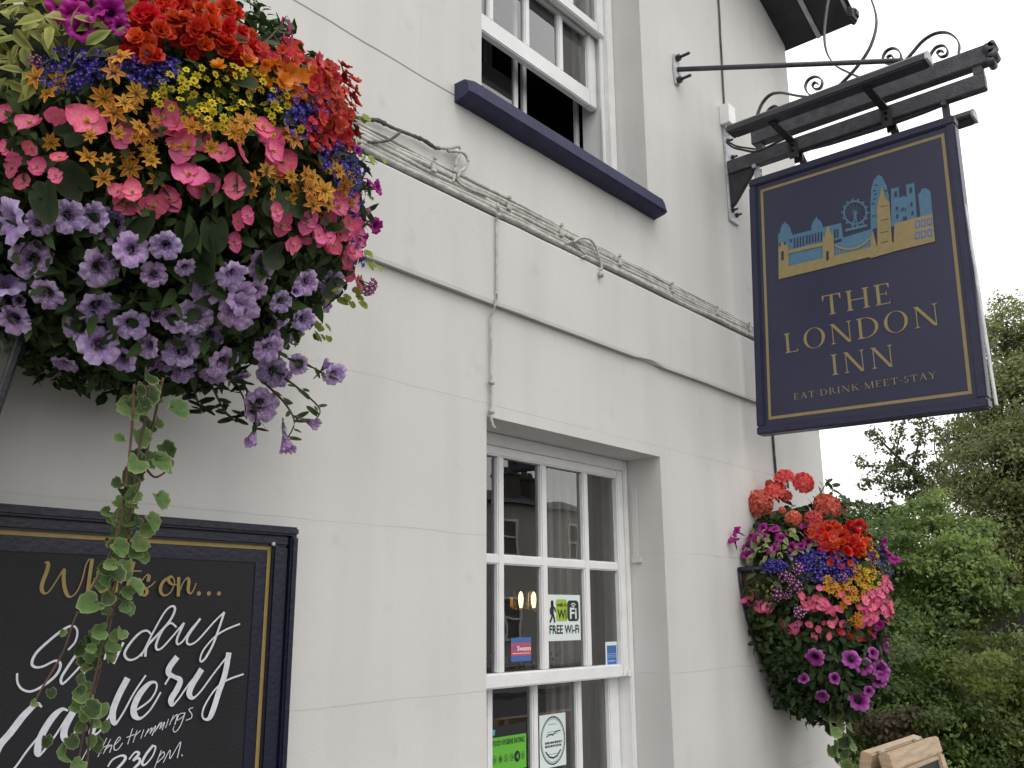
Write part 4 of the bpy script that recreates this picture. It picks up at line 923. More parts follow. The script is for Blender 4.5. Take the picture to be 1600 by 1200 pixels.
# ------------------------------------------------------------------ house across the road (seen only in the window panes)
hs = thing('opposite_house', 'pale slate roofed house across the road, mirrored in the lower window', 'house', (22, -21, 0))
b = MB(); b.box(8, 33, -26, -18, 0, 5.3); b.build('wall', M_BRICKO, hs)
b = MB(); b.add([(7.6, -17.7, 5.301), (33.4, -17.7, 5.301), (33.4, -26.4, 5.301), (7.6, -26.4, 5.301), (11, -21, 6.35), (25, -21, 6.35)], [(0, 1, 5, 4), (1, 2, 5), (2, 3, 4, 5), (3, 0, 4), (3, 2, 1, 0)]); hr = b.build('roof', M_SLATE, hs)
for x, w_ in ((15.0, .8), (24.8, .5), (25.95, .75)):
    b = MB(); b.box(x, x + w_, -19.6, -18.8, 5.5, 6.5); b.box(x - .08, x + w_ + .08, -19.7, -18.7, 6.5, 6.6)
    for k in range(2): b.tube([(x + .2 + k * .35, -19.2, 6.6), (x + .2 + k * .35, -19.2, 6.82)], .11, 8)
    b.build('chimney', M_CHIM, hr)
for x in (9.4, 12.9, 16.4, 19.9, 23.4, 26.9, 30.4):
    for z in (.9, 3.55):
        b = MB(); b.box(x, x + .7, -17.99, -17.95, z, z + 1.25); w = b.build('window', M_INTD, hs); b = MB(); ring_frame(b, x - .05, x + .75, z - .05, z + 1.30, .07, -17.94, -17.90); b.box(x + .02, x + .68, -17.935, -17.905, z + .62, z + .68); b.build('window_frame', M_WHITE, w)

# ------------------------------------------------------------------ trees and hedge
NR = np.random.default_rng(11)
def unit(a): return a / (np.linalg.norm(a, axis=-1, keepdims=True) + 1e-9)
def leaf_mesh(name, m, P, Nn, S, C, parent, jit=.6, droop=.5, wid=.3, fold=.08, D=None, fine=False, margin=None):
    """P, Nn, S, C arrays: one folded diamond leaf (two triangles) for each"""
    k = len(P); n_ = unit(Nn + jit * (NR.normal(size=(k, 3)) + (0, 0, .5)))
    d = NR.normal(size=(k, 3)) + (0, 0, -droop) if D is None else D
    d = unit(d - n_ * np.sum(d * n_, 1, keepdims=True)); w = np.cross(n_, d); S = S[:, None]
    if fine:                                 # eight points: a bent midrib and two curved sides
        q = lambda t, l, h: P + d * S * t + w * S * wid * l + n_ * S * h
        V = np.stack([P, q(.36, 0, -.01), q(.72, 0, -.06), q(1, 0, -.17), q(.26, .86, fold), q(.62, .80, fold * .6 - .04), q(.26, -.86, fold), q(.62, -.80, fold * .6 - .04)], 1)
        T = [(0, 1, 4), (1, 2, 5), (1, 5, 4), (2, 3, 5), (0, 6, 1), (1, 6, 7), (1, 7, 2), (2, 7, 3)]; nv = 8
    else:
        V = np.stack([P, P + d * S * .45 + w * S * wid + n_ * S * fold, P + d * S - n_ * S * .05, P + d * S * .45 - w * S * wid + n_ * S * fold], 1); T = [(0, 1, 2), (0, 2, 3)]; nv = 4
    V = V.reshape(-1, 3) - np.array(world_loc(parent)); i = np.arange(k) * nv; nT = len(T)
    F = np.stack([np.stack([i + a for a in t], 1) for t in T], 1).reshape(-1)
    me = bpy.data.meshes.new(name); me.vertices.add(nv * k); me.vertices.foreach_set('co', V.ravel().astype('f'))
    me.loops.add(3 * nT * k); me.loops.foreach_set('vertex_index', F.astype('i')); me.polygons.add(nT * k)
    me.polygons.foreach_set('loop_start', np.arange(0, 3 * nT * k, 3).astype('i'))
    ca = me.color_attributes.new('Col', 'FLOAT_COLOR', 'POINT'); cc = np.ones((k, nv, 4), 'f'); cc[:, :, :3] = np.asarray(C)[:, None, :]
    if fine: cc[:, :3, :3] *= 1.0 if margin is not None else 1.25
    if margin is not None: cc[:, 3:, :3] = cc[:, 3:, :3] * .25 + np.array(margin) * .75
    ca.data.foreach_set('color', cc.ravel()); me.materials.append(m)
    if fine: me.polygons.foreach_set('use_smooth', [True] * len(me.polygons))
    me.update(); me.validate()
    o = bpy.data.objects.new(name, me); COL.objects.link(o); o.parent = parent
    return o
def tree(name, label, cat, base, clusters, leaf, dens, c0, c1, trunk_r=.12, group=None, fill=.55, limb=True, spread=1.0, boughs=()):
    """clusters: (centre, radius); leafy sprays on the shell of each clump and a few inside it"""
    t = thing(name, label, cat, base, group); c0, c1 = np.array(c0), np.array(c1); PP = []; NN = []; SS = []; CC = []
    for cc, r in clusters:
        cc = np.array(cc); n = int(26 * dens * r * r / (leaf * leaf)); tone = rnd.random(); ns = max(9, int(26 * (r / .8) ** 1.2))
        q = unit(NR.normal(size=(ns, 3))) * (.45 + .55 * NR.random((ns, 1)) ** fill) * (1 + .25 * NR.random((ns, 1))); tn = NR.random(ns); sr = (.13 + .17 * NR.random(ns)) * spread
        j = NR.integers(0, ns, n); pp = q[j] + NR.normal(size=(n, 3)) * (1, 1, .55) * sr[j][:, None]
        L_ = np.linalg.norm(pp, axis=1); ok = L_ < 1.45; pp, L_, j = pp[ok], L_[ok], j[ok]
        PP.append(cc + pp * (r, r, r * .85)); NN.append(pp / L_[:, None]); SS.append(leaf * (.6 + .7 * NR.random(len(pp))))
        k = (.55 * tn[j] + .25 * tone + .2 * NR.random(len(pp)))[:, None]; CC.append(c0 * (1 - k) + c1 * k)
    leaf_mesh('crown', M_TREE, np.concatenate(PP), np.concatenate(NN), np.concatenate(SS), np.concatenate(CC), t)
    b = MB(); bs = np.array(base, float)
    top = np.mean([np.array(c) for c, r in clusters], axis=0)
    mid = bs * .5 + top * .5 + (rnd.gauss(0, .1), rnd.gauss(0, .1), 0)
    b.tube(smooth_path([bs, bs * .75 + mid * .25, mid, top if limb else mid * .6 + top * .4], 4), [trunk_r * (1 - .75 * i / 12) for i in range(13)], 8)
    if limb:
        for cc, r in clusters:
            cc = np.array(cc); s = bs + (mid - bs) * (.45 + .5 * rnd.random()); m_ = (s + cc) / 2 + (0, 0, .1 * r)
            b.tube(smooth_path([s, m_, cc], 3), [trunk_r * .42 * (1 - .8 * i / 6) for i in range(7)], 6)
            for _ in range(5):
                q = np.array((rnd.gauss(0, 1), rnd.gauss(0, 1), rnd.gauss(0, .7))); q /= np.linalg.norm(q)
                b.tube([cc * .6 + m_ * .4, cc + q * r * .5, cc + q * r * .95], [trunk_r * .14, trunk_r * .09, trunk_r * .04], 5)
    for pts, r0 in boughs: Q = smooth_path(pts, 5); b.tube(Q, [r0 * (1 - .8 * i / len(Q)) for i in range(len(Q))], 5)
    b.build('trunk', M_BARK, t, smooth=True)
    return t
def CL(dist, L_): return [(atD(u, v, dist + dd), r * (dist + dd) / FPX * 1.05) for u, v, r, dd in L_]
def ground_at(u, dist): p = atD(u, 1000, dist); return (p[0], p[1], -.1)
DK0, DK1 = (.028, .036, .015), (.10, .12, .042)
MD0, MD1 = (.035, .055, .018), (.13, .18, .045)
LT0, LT1 = (.05, .085, .022), (.19, .27, .07)
tree('broadleaf_tree', 'tall dark leafy tree at the right edge rising past the foot of the sign', 'tree', ground_at(1600, 18), CL(18, [(1585, 560, 62, 0), (1640, 520, 70, .6), (1560, 650, 70, .3), (1620, 640, 80, -.4), (1545, 720, 62, 0), (1600, 740, 80, -.6), (1660, 700, 90, .4), (1535, 810, 70, -.3), (1600, 840, 90, -.4), (1680, 820, 100, 0), (1560, 920, 80, -.5), (1640, 930, 100, -.3), (1720, 600, 90, .8), (1570, 520, 34, .2), (1545, 590, 40, 0)]), .068, 1.3, (.062, .074, .030), (.30, .33, .12), .2)
tree('broadleaf_tree', 'bright green bushy young tree in front of the tall dark tree', 'tree', ground_at(1450, 13), CL(13, [(1440, 830, 52, 0), (1480, 860, 58, -.3), (1410, 870, 50, .2), (1450, 920, 66, -.3), (1510, 910, 56, -.4), (1400, 940, 54, 0), (1500, 970, 58, -.5), (1430, 990, 62, -.4), (1540, 890, 34, -.6), (1380, 880, 44, .4), (1420, 810, 26, 0), (1462, 800, 30, .2), (1560, 930, 36, -.5)]), .066, 1.35, (.065, .11, .032), (.29, .42, .11), .10)
BR = [([(1490, 830), (1455, 765), (1425, 735), (1400, 712), (1378, 690), (1362, 672)], .055), ([(1425, 735), (1432, 705), (1440, 675), (1436, 655)], .03), ([(1412, 722), (1395, 728), (1370, 727), (1346, 726)], .02), ([(1455, 765), (1440, 790), (1405, 800), (1375, 795)], .03),
      ([(1470, 795), (1475, 740), (1490, 700), (1500, 660)], .04), ([(1475, 740), (1460, 700), (1468, 665)], .02), ([(1400, 712), (1405, 685), (1412, 660)], .02), ([(1490, 830), (1430, 830), (1370, 815), (1345, 790)], .03), ([(1395, 728), (1380, 745), (1360, 755)], .015), ([(1442, 750), (1415, 755), (1395, 765)], .02)]
CLP = []
for pts, r0 in BR:
    for i in range(len(pts) - 1):
        for t in (.15, .5, .85):
            if i == 0 and r0 > .05: continue
            CLP.append((pts[i][0] * (1 - t) + pts[i + 1][0] * t + rnd.gauss(0, 7), pts[i][1] * (1 - t) + pts[i + 1][1] * t + rnd.gauss(0, 7), rnd.uniform(6, 13), rnd.gauss(0, .25)))
    CLP.append((pts[-1][0], pts[-1][1], 9, 0))
CLP += [(rnd.gauss(1455, 35), rnd.gauss(770, 22), rnd.uniform(9, 16), rnd.gauss(0, .3)) for _ in range(26)] + [(rnd.uniform(1300, 1400), rnd.uniform(790, 830), rnd.uniform(8, 15), rnd.gauss(0, .3)) for _ in range(18)]
tree('sparse_tree', 'thin airy tree with the white sky showing between its leaf sprays below the sign', 'tree', ground_at(1490, 20), CL(20, CLP), .085, .62, (.06, .075, .035), (.14, .18, .07), .07, fill=.9, limb=False, spread=1.4, boughs=[([atD(u, v, 20) for u, v in pts], r0) for pts, r0 in BR])
tree('garden_shrub', 'dense mid green shrub beside the far flower basket', 'shrub', ground_at(1370, 12), CL(12, [(1355, 840, 44, 0), (1390, 870, 40, .2), (1345, 900, 54, 0), (1380, 950, 56, -.2), (1350, 1000, 60, 0), (1320, 870, 44, .6), (1410, 1000, 50, -.2), (1325, 800, 22, .6), (1320, 950, 50, .5)]), .06, 1.35, (.050, .080, .026), (.21, .30, .08), .06)
hedge_c = []
for i in range(7): hedge_c += [(1290 + i * 62 + rnd.gauss(0, 12), 1055 + rnd.gauss(0, 32), rnd.uniform(34, 66), rnd.gauss(0, .4)), (1320 + i * 62, 1090 + rnd.gauss(0, 20), 40, .2), (1300 + i * 62, 1140 + rnd.gauss(0, 14), 62, -.3), (1310 + i * 60, 1230, 66, -.5)]
labs = ('tangled dark green undergrowth at the foot of the shrubs behind the A-board', 'low yellowish green bramble at the right edge behind the A-board')
tree('undergrowth', labs[0], 'undergrowth', ground_at(1380, 10.5), CL(10.5, [q for q in hedge_c if q[0] < 1500]), .052, 1.3, (.040, .060, .020), (.20, .27, .07), .04, limb=False)
tree('bramble', labs[1], 'bramble', ground_at(1580, 11), CL(11, [q for q in hedge_c if q[0] >= 1500] + [(1500, 1070, 50, .3), (1530, 1120, 60, 0)]), .052, 1.25, (.040, .058, .018), (.22, .28, .065), .04, limb=False)
tree('copper_shrub', 'small reddish brown shrub low behind the hanging vine of the far basket', 'shrub', ground_at(1385, 9.6), CL(9.6, [(1390, 1132, 30, 0), (1360, 1142, 26, .1), (1420, 1128, 24, .1)]), .05, 1.2, (.03, .022, .012), (.085, .055, .03), .03, limb=False)
tree('ivy_bush', 'ivy clad bush hiding the old timber fence at the right', 'bush', ground_at(1540, 12.5), CL(12.0, [(1480, 1010, 40, 0), (1530, 1040, 46, -.2), (1590, 1045, 40, 0), (1620, 1075, 60, 0), (1500, 1070, 40, 0)]), .05, 1.1, (.036, .055, .018), (.15, .20, .06), .04, limb=False)
fn = thing('timber_fence', 'weathered grey board fence half hidden in the bushes at the right', 'fence', ground_at(1560, 13.2))
fa, fb_ = np.array(ground_at(1420, 14.2)), np.array(ground_at(1720, 12.6)); fd = (fb_ - fa) / np.linalg.norm(fb_ - fa); fl = np.linalg.norm(fb_ - fa); fp = np.array((fd[1], -fd[0], 0))
b = MB(); k = 0
while k * .13 < fl:
    c = fa + fd * (k * .13 + .06) + fp * (.012 * (k % 2)); h = 1.95 + .03 * rnd.random(); b.obox(c + (0, 0, h / 2 - .1), fd * .06, fp * .008, (0, 0, h / 2)); k += 1
b.build('boards', M_WOODF, fn)
for q in np.linspace(0, fl, 5):
    b = MB(); c = fa + fd * q - fp * .06; b.obox(c + (0, 0, 1.0), fd * .045, fp * .045, (0, 0, 1.1)); b.build('post', M_WOODF, fn)

# ------------------------------------------------------------------ flowers
def pgrid(mb, ang, prof, ns, col, mat=0, side=None):
    """a petal: prof(t, s) -> (radial, lateral, height) for t in 0..1 along, s in -1..1 across"""
    nt_ = 5; ca, sa = math.cos(ang), math.sin(ang); V = []; C = []; F = []
    for i in range(nt_ + 1):
        for j in range(ns + 1):
            t = i / nt_; s = -1 + 2 * j / ns; r, l, h = prof(t, s)
            V.append((r * ca - l * sa, r * sa + l * ca, h)); C.append(col(t, s))
    for i in range(nt_):
        for j in range(ns): F.append((i * (ns + 1) + j, i * (ns + 1) + j + 1, (i + 1) * (ns + 1) + j + 1, (i + 1) * (ns + 1) + j))
    mb.add(V, F, C, mat)
def mixc(a, b, k): k = max(0, min(1, k)); return tuple(x * (1 - k) + y * k for x, y in zip(a, b))
def ball(mb, c, r, col, n=7, m=4, sz=1.0):
    V = []; F = []
    for i in range(m + 1):
        for j in range(n):
            th = math.pi * i / m; ph = 2 * math.pi * j / n; V.append((c[0] + r * math.sin(th) * math.cos(ph), c[1] + r * math.sin(th) * math.sin(ph), c[2] + r * sz * math.cos(th)))
    for i in range(m):
        for j in range(n): F.append((i * n + j, (i + 1) * n + j, (i + 1) * n + (j + 1) % n, i * n + (j + 1) % n))
    mb.add(V, F, col)
# every flower: unit radius, faces +z
def petunia(seed, body, edge, throat, closed=0.0, veins=.45):
    R_ = random.Random(seed); b = MB(); nr, na = 8, 45; V = []; C = []; F = []; tilt = [R_.uniform(-.12, .16) for _ in range(5)]; lob = [R_.uniform(.90, 1.08) for _ in range(5)]
    ph = R_.random() * 6; fold = R_.uniform(.0, .22)
    for i in range(nr + 1):
        t = i / nr
        for j in range(na):
            a = 2 * math.pi * j / na; k = int(a / (2 * math.pi / 5)) % 5; la = (a % (2 * math.pi / 5)) / (2 * math.pi / 5)
            lobe = math.sin(math.pi * la) ** .38
            rr = (.10 + .90 * t) * (1 - t * (1 - lobe) * .20) * (1 + (lob[k] - 1) * t)
            rr *= 1 + .035 * t * t * math.sin(a * 15 + ph)
            h = -.75 * (1 - t) ** 2.6 + .12 * math.sin(t * 3.1) + t * t * (.10 * math.sin(a * 10 + ph) + tilt[k] * lobe - .10 + fold * math.cos(a * 2 + ph))
            rr *= 1 - closed * t * .55; h += closed * t * .9
            V.append((rr * math.cos(a), rr * math.sin(a), h))
            vein = max(0, 1 - abs(la - .5) / .05) * .8 + max(0, math.cos((la - .5) * 2 * math.pi * 5)) ** 6 * .35
            c = mixc(body, edge, max(0, (t - .45) / .55) ** 1.3 * (.4 + .6 * lobe)); c = mixc(c, throat, vein * veins * (1 - t) ** .7)
            c = mixc(throat, c, (t - .12) / .24); C.append(c)
    for i in range(nr):
        for j in range(na): F.append((i * na + j, i * na + (j + 1) % na, (i + 1) * na + (j + 1) % na, (i + 1) * na + j))
    b.add(V, F, C)
    g = (.09, .13, .04); b.tube([(0, 0, -.70), (0, 0, -1.1), (.05, .0, -1.5)], [.13, .09, .05], 6, col=mixc(body, g, .5)); b.tube([(.05, 0, -1.35), (.12, 0, -1.9)], [.10, .04], 5, col=g)
    for k in range(5):
        a = k * 1.2566; pgrid(b, a, lambda t, s: (.10 + .25 * t, s * .06 * (1 - t), -1.35 + .5 * t), 2, lambda t, s: g)
    return b
def begonia(seed, body, centre=(.62, .36, .04)):
    R_ = random.Random(seed); b = MB()
    for k, (a, ln_, wd_) in enumerate(((1.57, 1.05, .62), (-1.57, .95, .60), (0.05, .78, .36), (3.1, .80, .36))):
        a += R_.uniform(-.2, .2); ln_ *= R_.uniform(.85, 1.1); tl_ = R_.uniform(.05, .45); z0 = .03 * k
        def pr(t, s, L=ln_, W=wd_, T=tl_, z0=z0):
            w = W * math.sin(math.pi * min(1, .06 + .94 * t) ** .72) ** .75
            return (L * t * math.cos(T * t), s * w, z0 + L * t * math.sin(T) * t + .16 * s * s * w - .10 * t * t * (1 - abs(s)))
        pgrid(b, a, pr, 6, lambda t, s: mixc(mixc(body, (1, .75, .8), .12 + .10 * (1 - t)), body, t * 1.1 + .3 * abs(s)))
    for k in range(7):
        a = R_.random() * 6.28; r = R_.random() * .12; ball(b, (r * math.cos(a), r * math.sin(a), .14 + R_.random() * .10), .075, centre, 5, 3)
    return b
def rayflower(seed, n, c_in, c_mid, c_tip, w, disc, dr, cup=.2, droop=.0):
    R_ = random.Random(seed); b = MB()
    for k in range(n):
        a = 2 * math.pi * k / n + R_.uniform(-.12, .12); L = R_.uniform(.88, 1.06); T = cup + R_.uniform(-.18, .18)
        def pr(t, s, L=L, T=T): 
            ww = w * (math.sin(math.pi * (.10 + .90 * t) ** .85) ** .8)
            return (.12 + (L - .12) * t, s * ww, T * t * .6 - (T + droop) * t * t * .55 - .05 * (1 - abs(s)))
        pgrid(b, a, pr, 4, lambda t, s: mixc(mixc(c_in, c_mid, t * 1.6), c_tip, max(0, abs(s) * 1.3 - .35) + max(0, t - .75) * 2))
    ball(b, (0, 0, .05), dr, disc, 8, 4, .7)
    for k in range(10): a = R_.random() * 6.28; r = dr * .8 * R_.random(); ball(b, (r * math.cos(a), r * math.sin(a), .05 + dr * .6), dr * .22, mixc(disc, c_tip, .5), 5, 3)
    return b
def cupflower(seed, body, centre, layers=1, n=5, w=.55):
    R_ = random.Random(seed); b = MB()
    for ly in range(layers):
        f = 1 - ly * .26
        for k in range(n):
            a = 2 * math.pi * (k + ly * .5) / n + R_.uniform(-.15, .15); L = f * R_.uniform(.85, 1.1); T = .25 + .38 * ly + R_.uniform(-.2, .3); ru = R_.random() * 6
            def pr(t, s, L=L, T=T, ly=ly, ru=ru):
                ww = w * (.25 + .75 * math.sin(math.pi * (.05 + .72 * t)))
                return (L * t * math.cos(T), s * ww, .05 * ly + L * t * math.sin(T) + .14 * s * s + .06 * t * math.sin(ru + s * 5))
            pgrid(b, a, pr, 4, lambda t, s: mixc(mixc(body, centre, .5), body, t * 1.5))
    ball(b, (0, 0, .08), .12, centre, 6, 3); return b
def lobelia(seed):
    R_ = random.Random(seed); b = MB(); c = (.050, .016, .28)
    for k, (a, L, w) in enumerate(((-1.57, 1.0, .34), (-.7, .95, .33), (-2.44, .95, .33), (1.2, .6, .14), (1.94, .6, .14))):
        T = R_.uniform(-.2, .4); pgrid(b, a, lambda t, s, L=L, w=w, T=T: (L * t, s * w * math.sin(math.pi * (.12 + .8 * t)), T * t * t + .1 * s * s), 2, lambda t, s: mixc((.35, .32, .6), c, t * 3.2))
    return b
def umbel(seed, n, body, eye, fr, flat=.75, petals=5):
    R_ = random.Random(seed); b = MB(); ga = 2.39996
    for i in range(n):
        z = 1 - (i + .5) / n * (1.0 if flat > .6 else .75); rad = math.sqrt(max(0, 1 - z * z)); a = i * ga; c = np.array((rad * math.cos(a), rad * math.sin(a), z * flat)) * (1 - fr * .5) * R_.uniform(.92, 1.06)
        nrm = c / np.linalg.norm(c); u_ = np.cross(nrm, (0.3, .2, 1)); u_ /= np.linalg.norm(u_); v_ = np.cross(nrm, u_); sp0 = R_.random() * 6
        for k in range(petals):
            t = sp0 + k * 2 * math.pi / petals; t1, t2 = t - .5, t + .5; d = lambda q: u_ * math.cos(q) + v_ * math.sin(q); up = nrm * fr * R_.uniform(.0, .3)
            cb = mixc(body, (1, .6, .55), R_.random() * .12)
            V = [c, c + d(t1) * fr * .65 + up * .6, c + d(t1 + .2) * fr + up, c + d(t2 - .2) * fr + up, c + d(t2) * fr * .65 + up * .6]
            b.add(V, [(0, 1, 2, 3, 4)], [mixc(body, eye, .45), cb, cb, cb, cb])
        ball(b, c + nrm * fr * .1, fr * (.30 if eye[0] > .6 and body[1] < .05 else .16), eye, 5, 3)
    for k in range(5):
        a = k * 1.2566; b.tube([(0, 0, -.9), (.35 * math.cos(a), .35 * math.sin(a), .2 * flat)], [.05, .03], 4, col=(.08, .12, .04))
    return b
LIL, LILE, LILT = (.42, .24, .58), (.62, .46, .74), (.030, .006, .065)
MAG, MAGE, MAGT = (.33, .008, .21), (.38, .012, .25), (.06, .003, .06)
PUR, PURE, PURT = (.26, .02, .22), (.52, .16, .47), (.035, .003, .04)
KIND = {
    'petunia_bloom': ([petunia(i, LIL, LILE, LILT) for i in range(5)], M_PETUNIA),
    'closed_petunia': ([petunia(20 + i, LIL, LILE, LILT, closed=.75) for i in range(2)], M_PETUNIA),
    'magenta_petunia': ([petunia(40 + i, MAG, MAGE, MAGT) for i in range(3)], M_PETAL),
    'veined_petunia': ([petunia(60 + i, PUR, PURE, PURT, veins=.8) for i in range(3)], M_PETAL),
    'begonia_bloom': ([begonia(i, (.80, .115, .27)) for i in range(6)], M_WAXY),
    'coral_begonia': ([cupflower(60 + i, (.78, .075, .075), (.6, .2, .05), 2, 5, .6) for i in range(3)], M_WAXY),
    'orange_begonia': ([cupflower(80 + i, (.80, .25, .012), (.7, .3, .03), 2, 4, .5) for i in range(4)], M_WAXY),
    'bidens_bloom': ([rayflower(i, (8, 6, 8, 7)[i], (.38, .09, .008), (.60, .17, .012), (.74, .46, .06), .20, (.30, .16, .01), .20) for i in range(4)], M_PETAL),
    'yellow_daisy': ([rayflower(30 + i, 8, (.62, .46, .008), (.68, .54, .012), (.70, .58, .03), .24, (.26, .22, .01), .30, .1) for i in range(3)], M_PETAL),
    'red_begonia': ([cupflower(100 + i, (.68, .042, .016), (.6, .12, .02), 3, 5, .55) for i in range(4)] , M_WAXY),
    'nemesia_bloom': ([cupflower(120 + i, (.55, .035, .022), (.30, .03, .03), 1, 5, .50) for i in range(4)], M_PETAL),
    'lobelia_bloom': ([lobelia(i) for i in range(4)], M_PETAL),
    'verbena_head': ([umbel(i, 15, (.22, .012, .15), (.85, .80, .84), .34) for i in range(3)], M_PETAL),
    'geranium_head': ([umbel(40 + i, 30, (.80, .12, .10), (.62, .05, .05), .52, .9) for i in range(3)], M_PETAL),
}
PROTO = {}
for kd, (lst, m_) in KIND.items():
    PROTO[kd] = []
    for q in lst:
        me = bpy.data.meshes.new(kd); me.from_pydata(q.v, [], q.f); ca = me.color_attributes.new('Col', 'FLOAT_COLOR', 'POINT')
        ca.data.foreach_set('color', np.array([(*c, 1) for c in q.c], 'f').ravel()); me.materials.append(m_); me.polygons.foreach_set('use_smooth', [True] * len(me.polygons)); PROTO[kd].append(me)

class Basket:
    def __init__(s, root, cen, rad, seed): s.root = root; s.c = np.array(cen, float); s.r = np.array(rad, float); s.items = []; s.R = random.Random(seed)
    def hit(s, u, v, k=1.0):
        d = ray(u, v); r = s.r * k; o = (CAM - s.c) / r; e = d / r; A = e @ e; B = o @ e; D = B * B - A * (o @ o - 1)
        t = (-B - math.sqrt(D)) / A if D > 0 else -B / A
        p = CAM + d * t; n = (p - s.c) / (r * r); n /= np.linalg.norm(n); return p, n
    def put(s, kind, u, v, dpx, tilt=None, face=.35, k=None, spin=None):
        k = 1.0 + s.R.uniform(-.05, .05) if k is None else k
        p, n = s.hit(u, v, k)
        if p[1] > -.03: p = onY(u, v, -.03)
        dep = (p - CAM) @ CF; size = dpx * dep / FPX / 2
        toc = CAM - p; toc /= np.linalg.norm(toc)
        m = n * .75 + toc * face + np.array((0, 0, .22)) + np.array([s.R.gauss(0, .32) for _ in range(3)])
        if tilt is not None: m = np.array(tilt) + np.array([s.R.gauss(0, .15) for _ in range(3)])
        m /= np.linalg.norm(m); s.items.append((kind, p, m, size, dpx, s.R.random() * 6.28 if spin is None else spin))
    def field(s, kind, cu, cv, ru, rv, n, d0, d1, face=.35, k=None):
        pts = []
        for _ in range(n):
            best = None
            for _t in range(7):
                a = s.R.random() * 6.2832; q = math.sqrt(s.R.random()); c = (cu + ru * q * math.cos(a), cv + rv * q * math.sin(a))
                dd = min([math.hypot(c[0] - x[0], c[1] - x[1]) for x in pts], default=99)
                if best is None or dd > best[0]: best = (dd, c)
            pts.append(best[1]); s.put(kind, best[1][0], best[1][1], s.R.uniform(d0, d1), face=face, k=k if k is None else k + s.R.uniform(-.04, .04))
    def finish(s):
        base = np.array(world_loc(s.root)); kinds = {}
        for it in s.items: kinds.setdefault(it[0], []).append(it)
        for kd, L_ in kinds.items():
            vis = lambda it: (-20 < proj(it[1])[0] < 1620 and -20 < proj(it[1])[1] < 1220) * it[4]
            L_.sort(key=lambda it: -vis(it)); extra = MB()
            for i, (k_, p, m, sz, dp, sp) in enumerate(L_):
                z = Vector(m); x = z.orthogonal().normalized(); y = z.cross(x); rot = Matrix((x, y, z)).transposed() @ Matrix.Rotation(sp, 3, 'Z')
                me = s.R.choice(PROTO[kd])
                if i < 96:
                    o = bpy.data.objects.new(kd, me); COL.objects.link(o); o.parent = s.root
                    o.matrix_local = Matrix.Translation(Vector(p - base)) @ rot.to_4x4() @ Matrix.Diagonal((sz, sz, sz, 1))
                else:
                    Mx = np.array(rot) * sz; src = KIND[kd][0][PROTO[kd].index(me)]
                    V = np.array(src.v) @ Mx.T + p; f_ = s.R.uniform(.8, 1.2); extra.add(V, src.f, [tuple(np.array(c) * f_) for c in src.c])
            if extra.v: tag(extra.build(kd + '_mass', KIND[kd][1], s.root, smooth=True, fixn=False), kind='stuff')
    def core(s, k=.80, col=(.020, .030, .012), amp=.10):  # solid filler behind the leaves, coloured dark as the shade between them
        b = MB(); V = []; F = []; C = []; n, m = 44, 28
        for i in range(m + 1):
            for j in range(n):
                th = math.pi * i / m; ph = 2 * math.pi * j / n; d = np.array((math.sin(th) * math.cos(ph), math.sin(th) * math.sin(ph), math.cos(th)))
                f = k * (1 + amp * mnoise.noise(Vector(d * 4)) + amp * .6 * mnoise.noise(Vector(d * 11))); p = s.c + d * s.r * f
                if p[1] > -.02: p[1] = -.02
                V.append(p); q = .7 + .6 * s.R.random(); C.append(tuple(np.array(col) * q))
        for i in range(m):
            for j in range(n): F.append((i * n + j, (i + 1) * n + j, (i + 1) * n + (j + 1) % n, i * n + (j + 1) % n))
        b.add(V, F, C); b.build('shaded_core', M_LEAF, s.root, fixn=False)
    def foliage(s, name, n, sel, size, c0, c1, kr=(.80, .99), wid=.3, jit=.7, droop=.6, fold=.08, margin=None):
        """n leaves spread over the shell where sel(u, v) of the leaf's own position says this kind grows"""
        d = unit(NR.normal(size=(n * 3, 3))); k = kr[0] + (kr[1] - kr[0]) * NR.random((n * 3, 1)); P = s.c + d * s.r * k; ok = P[:, 1] < -.025
        P, d = P[ok], d[ok]; D_ = P - CAM; z = D_ @ CF; U = 800 + FPX * (D_ @ CR) / z; Vv = 600 - FPX * (D_ @ CU) / z
        ok = np.array([sel(u, v) for u, v in zip(U, Vv)], bool); P, d = P[ok][:n], d[ok][:n]
        if len(P) == 0: return
        cl = NR.random((len(P), 1)); C = np.array(c0) * (1 - cl) + np.array(c1) * cl
        leaf_mesh(name, M_LEAF, P, d / s.r * s.r.mean(), size * (.55 + .75 * NR.random(len(P))), C, s.root, jit=jit, wid=wid, droop=droop, fold=fold, fine=True, margin=margin)
def ell(*E): return lambda u, v: any(((u - a) / c) ** 2 + ((v - b_) / d) ** 2 < 1 for a, b_, c, d in E)
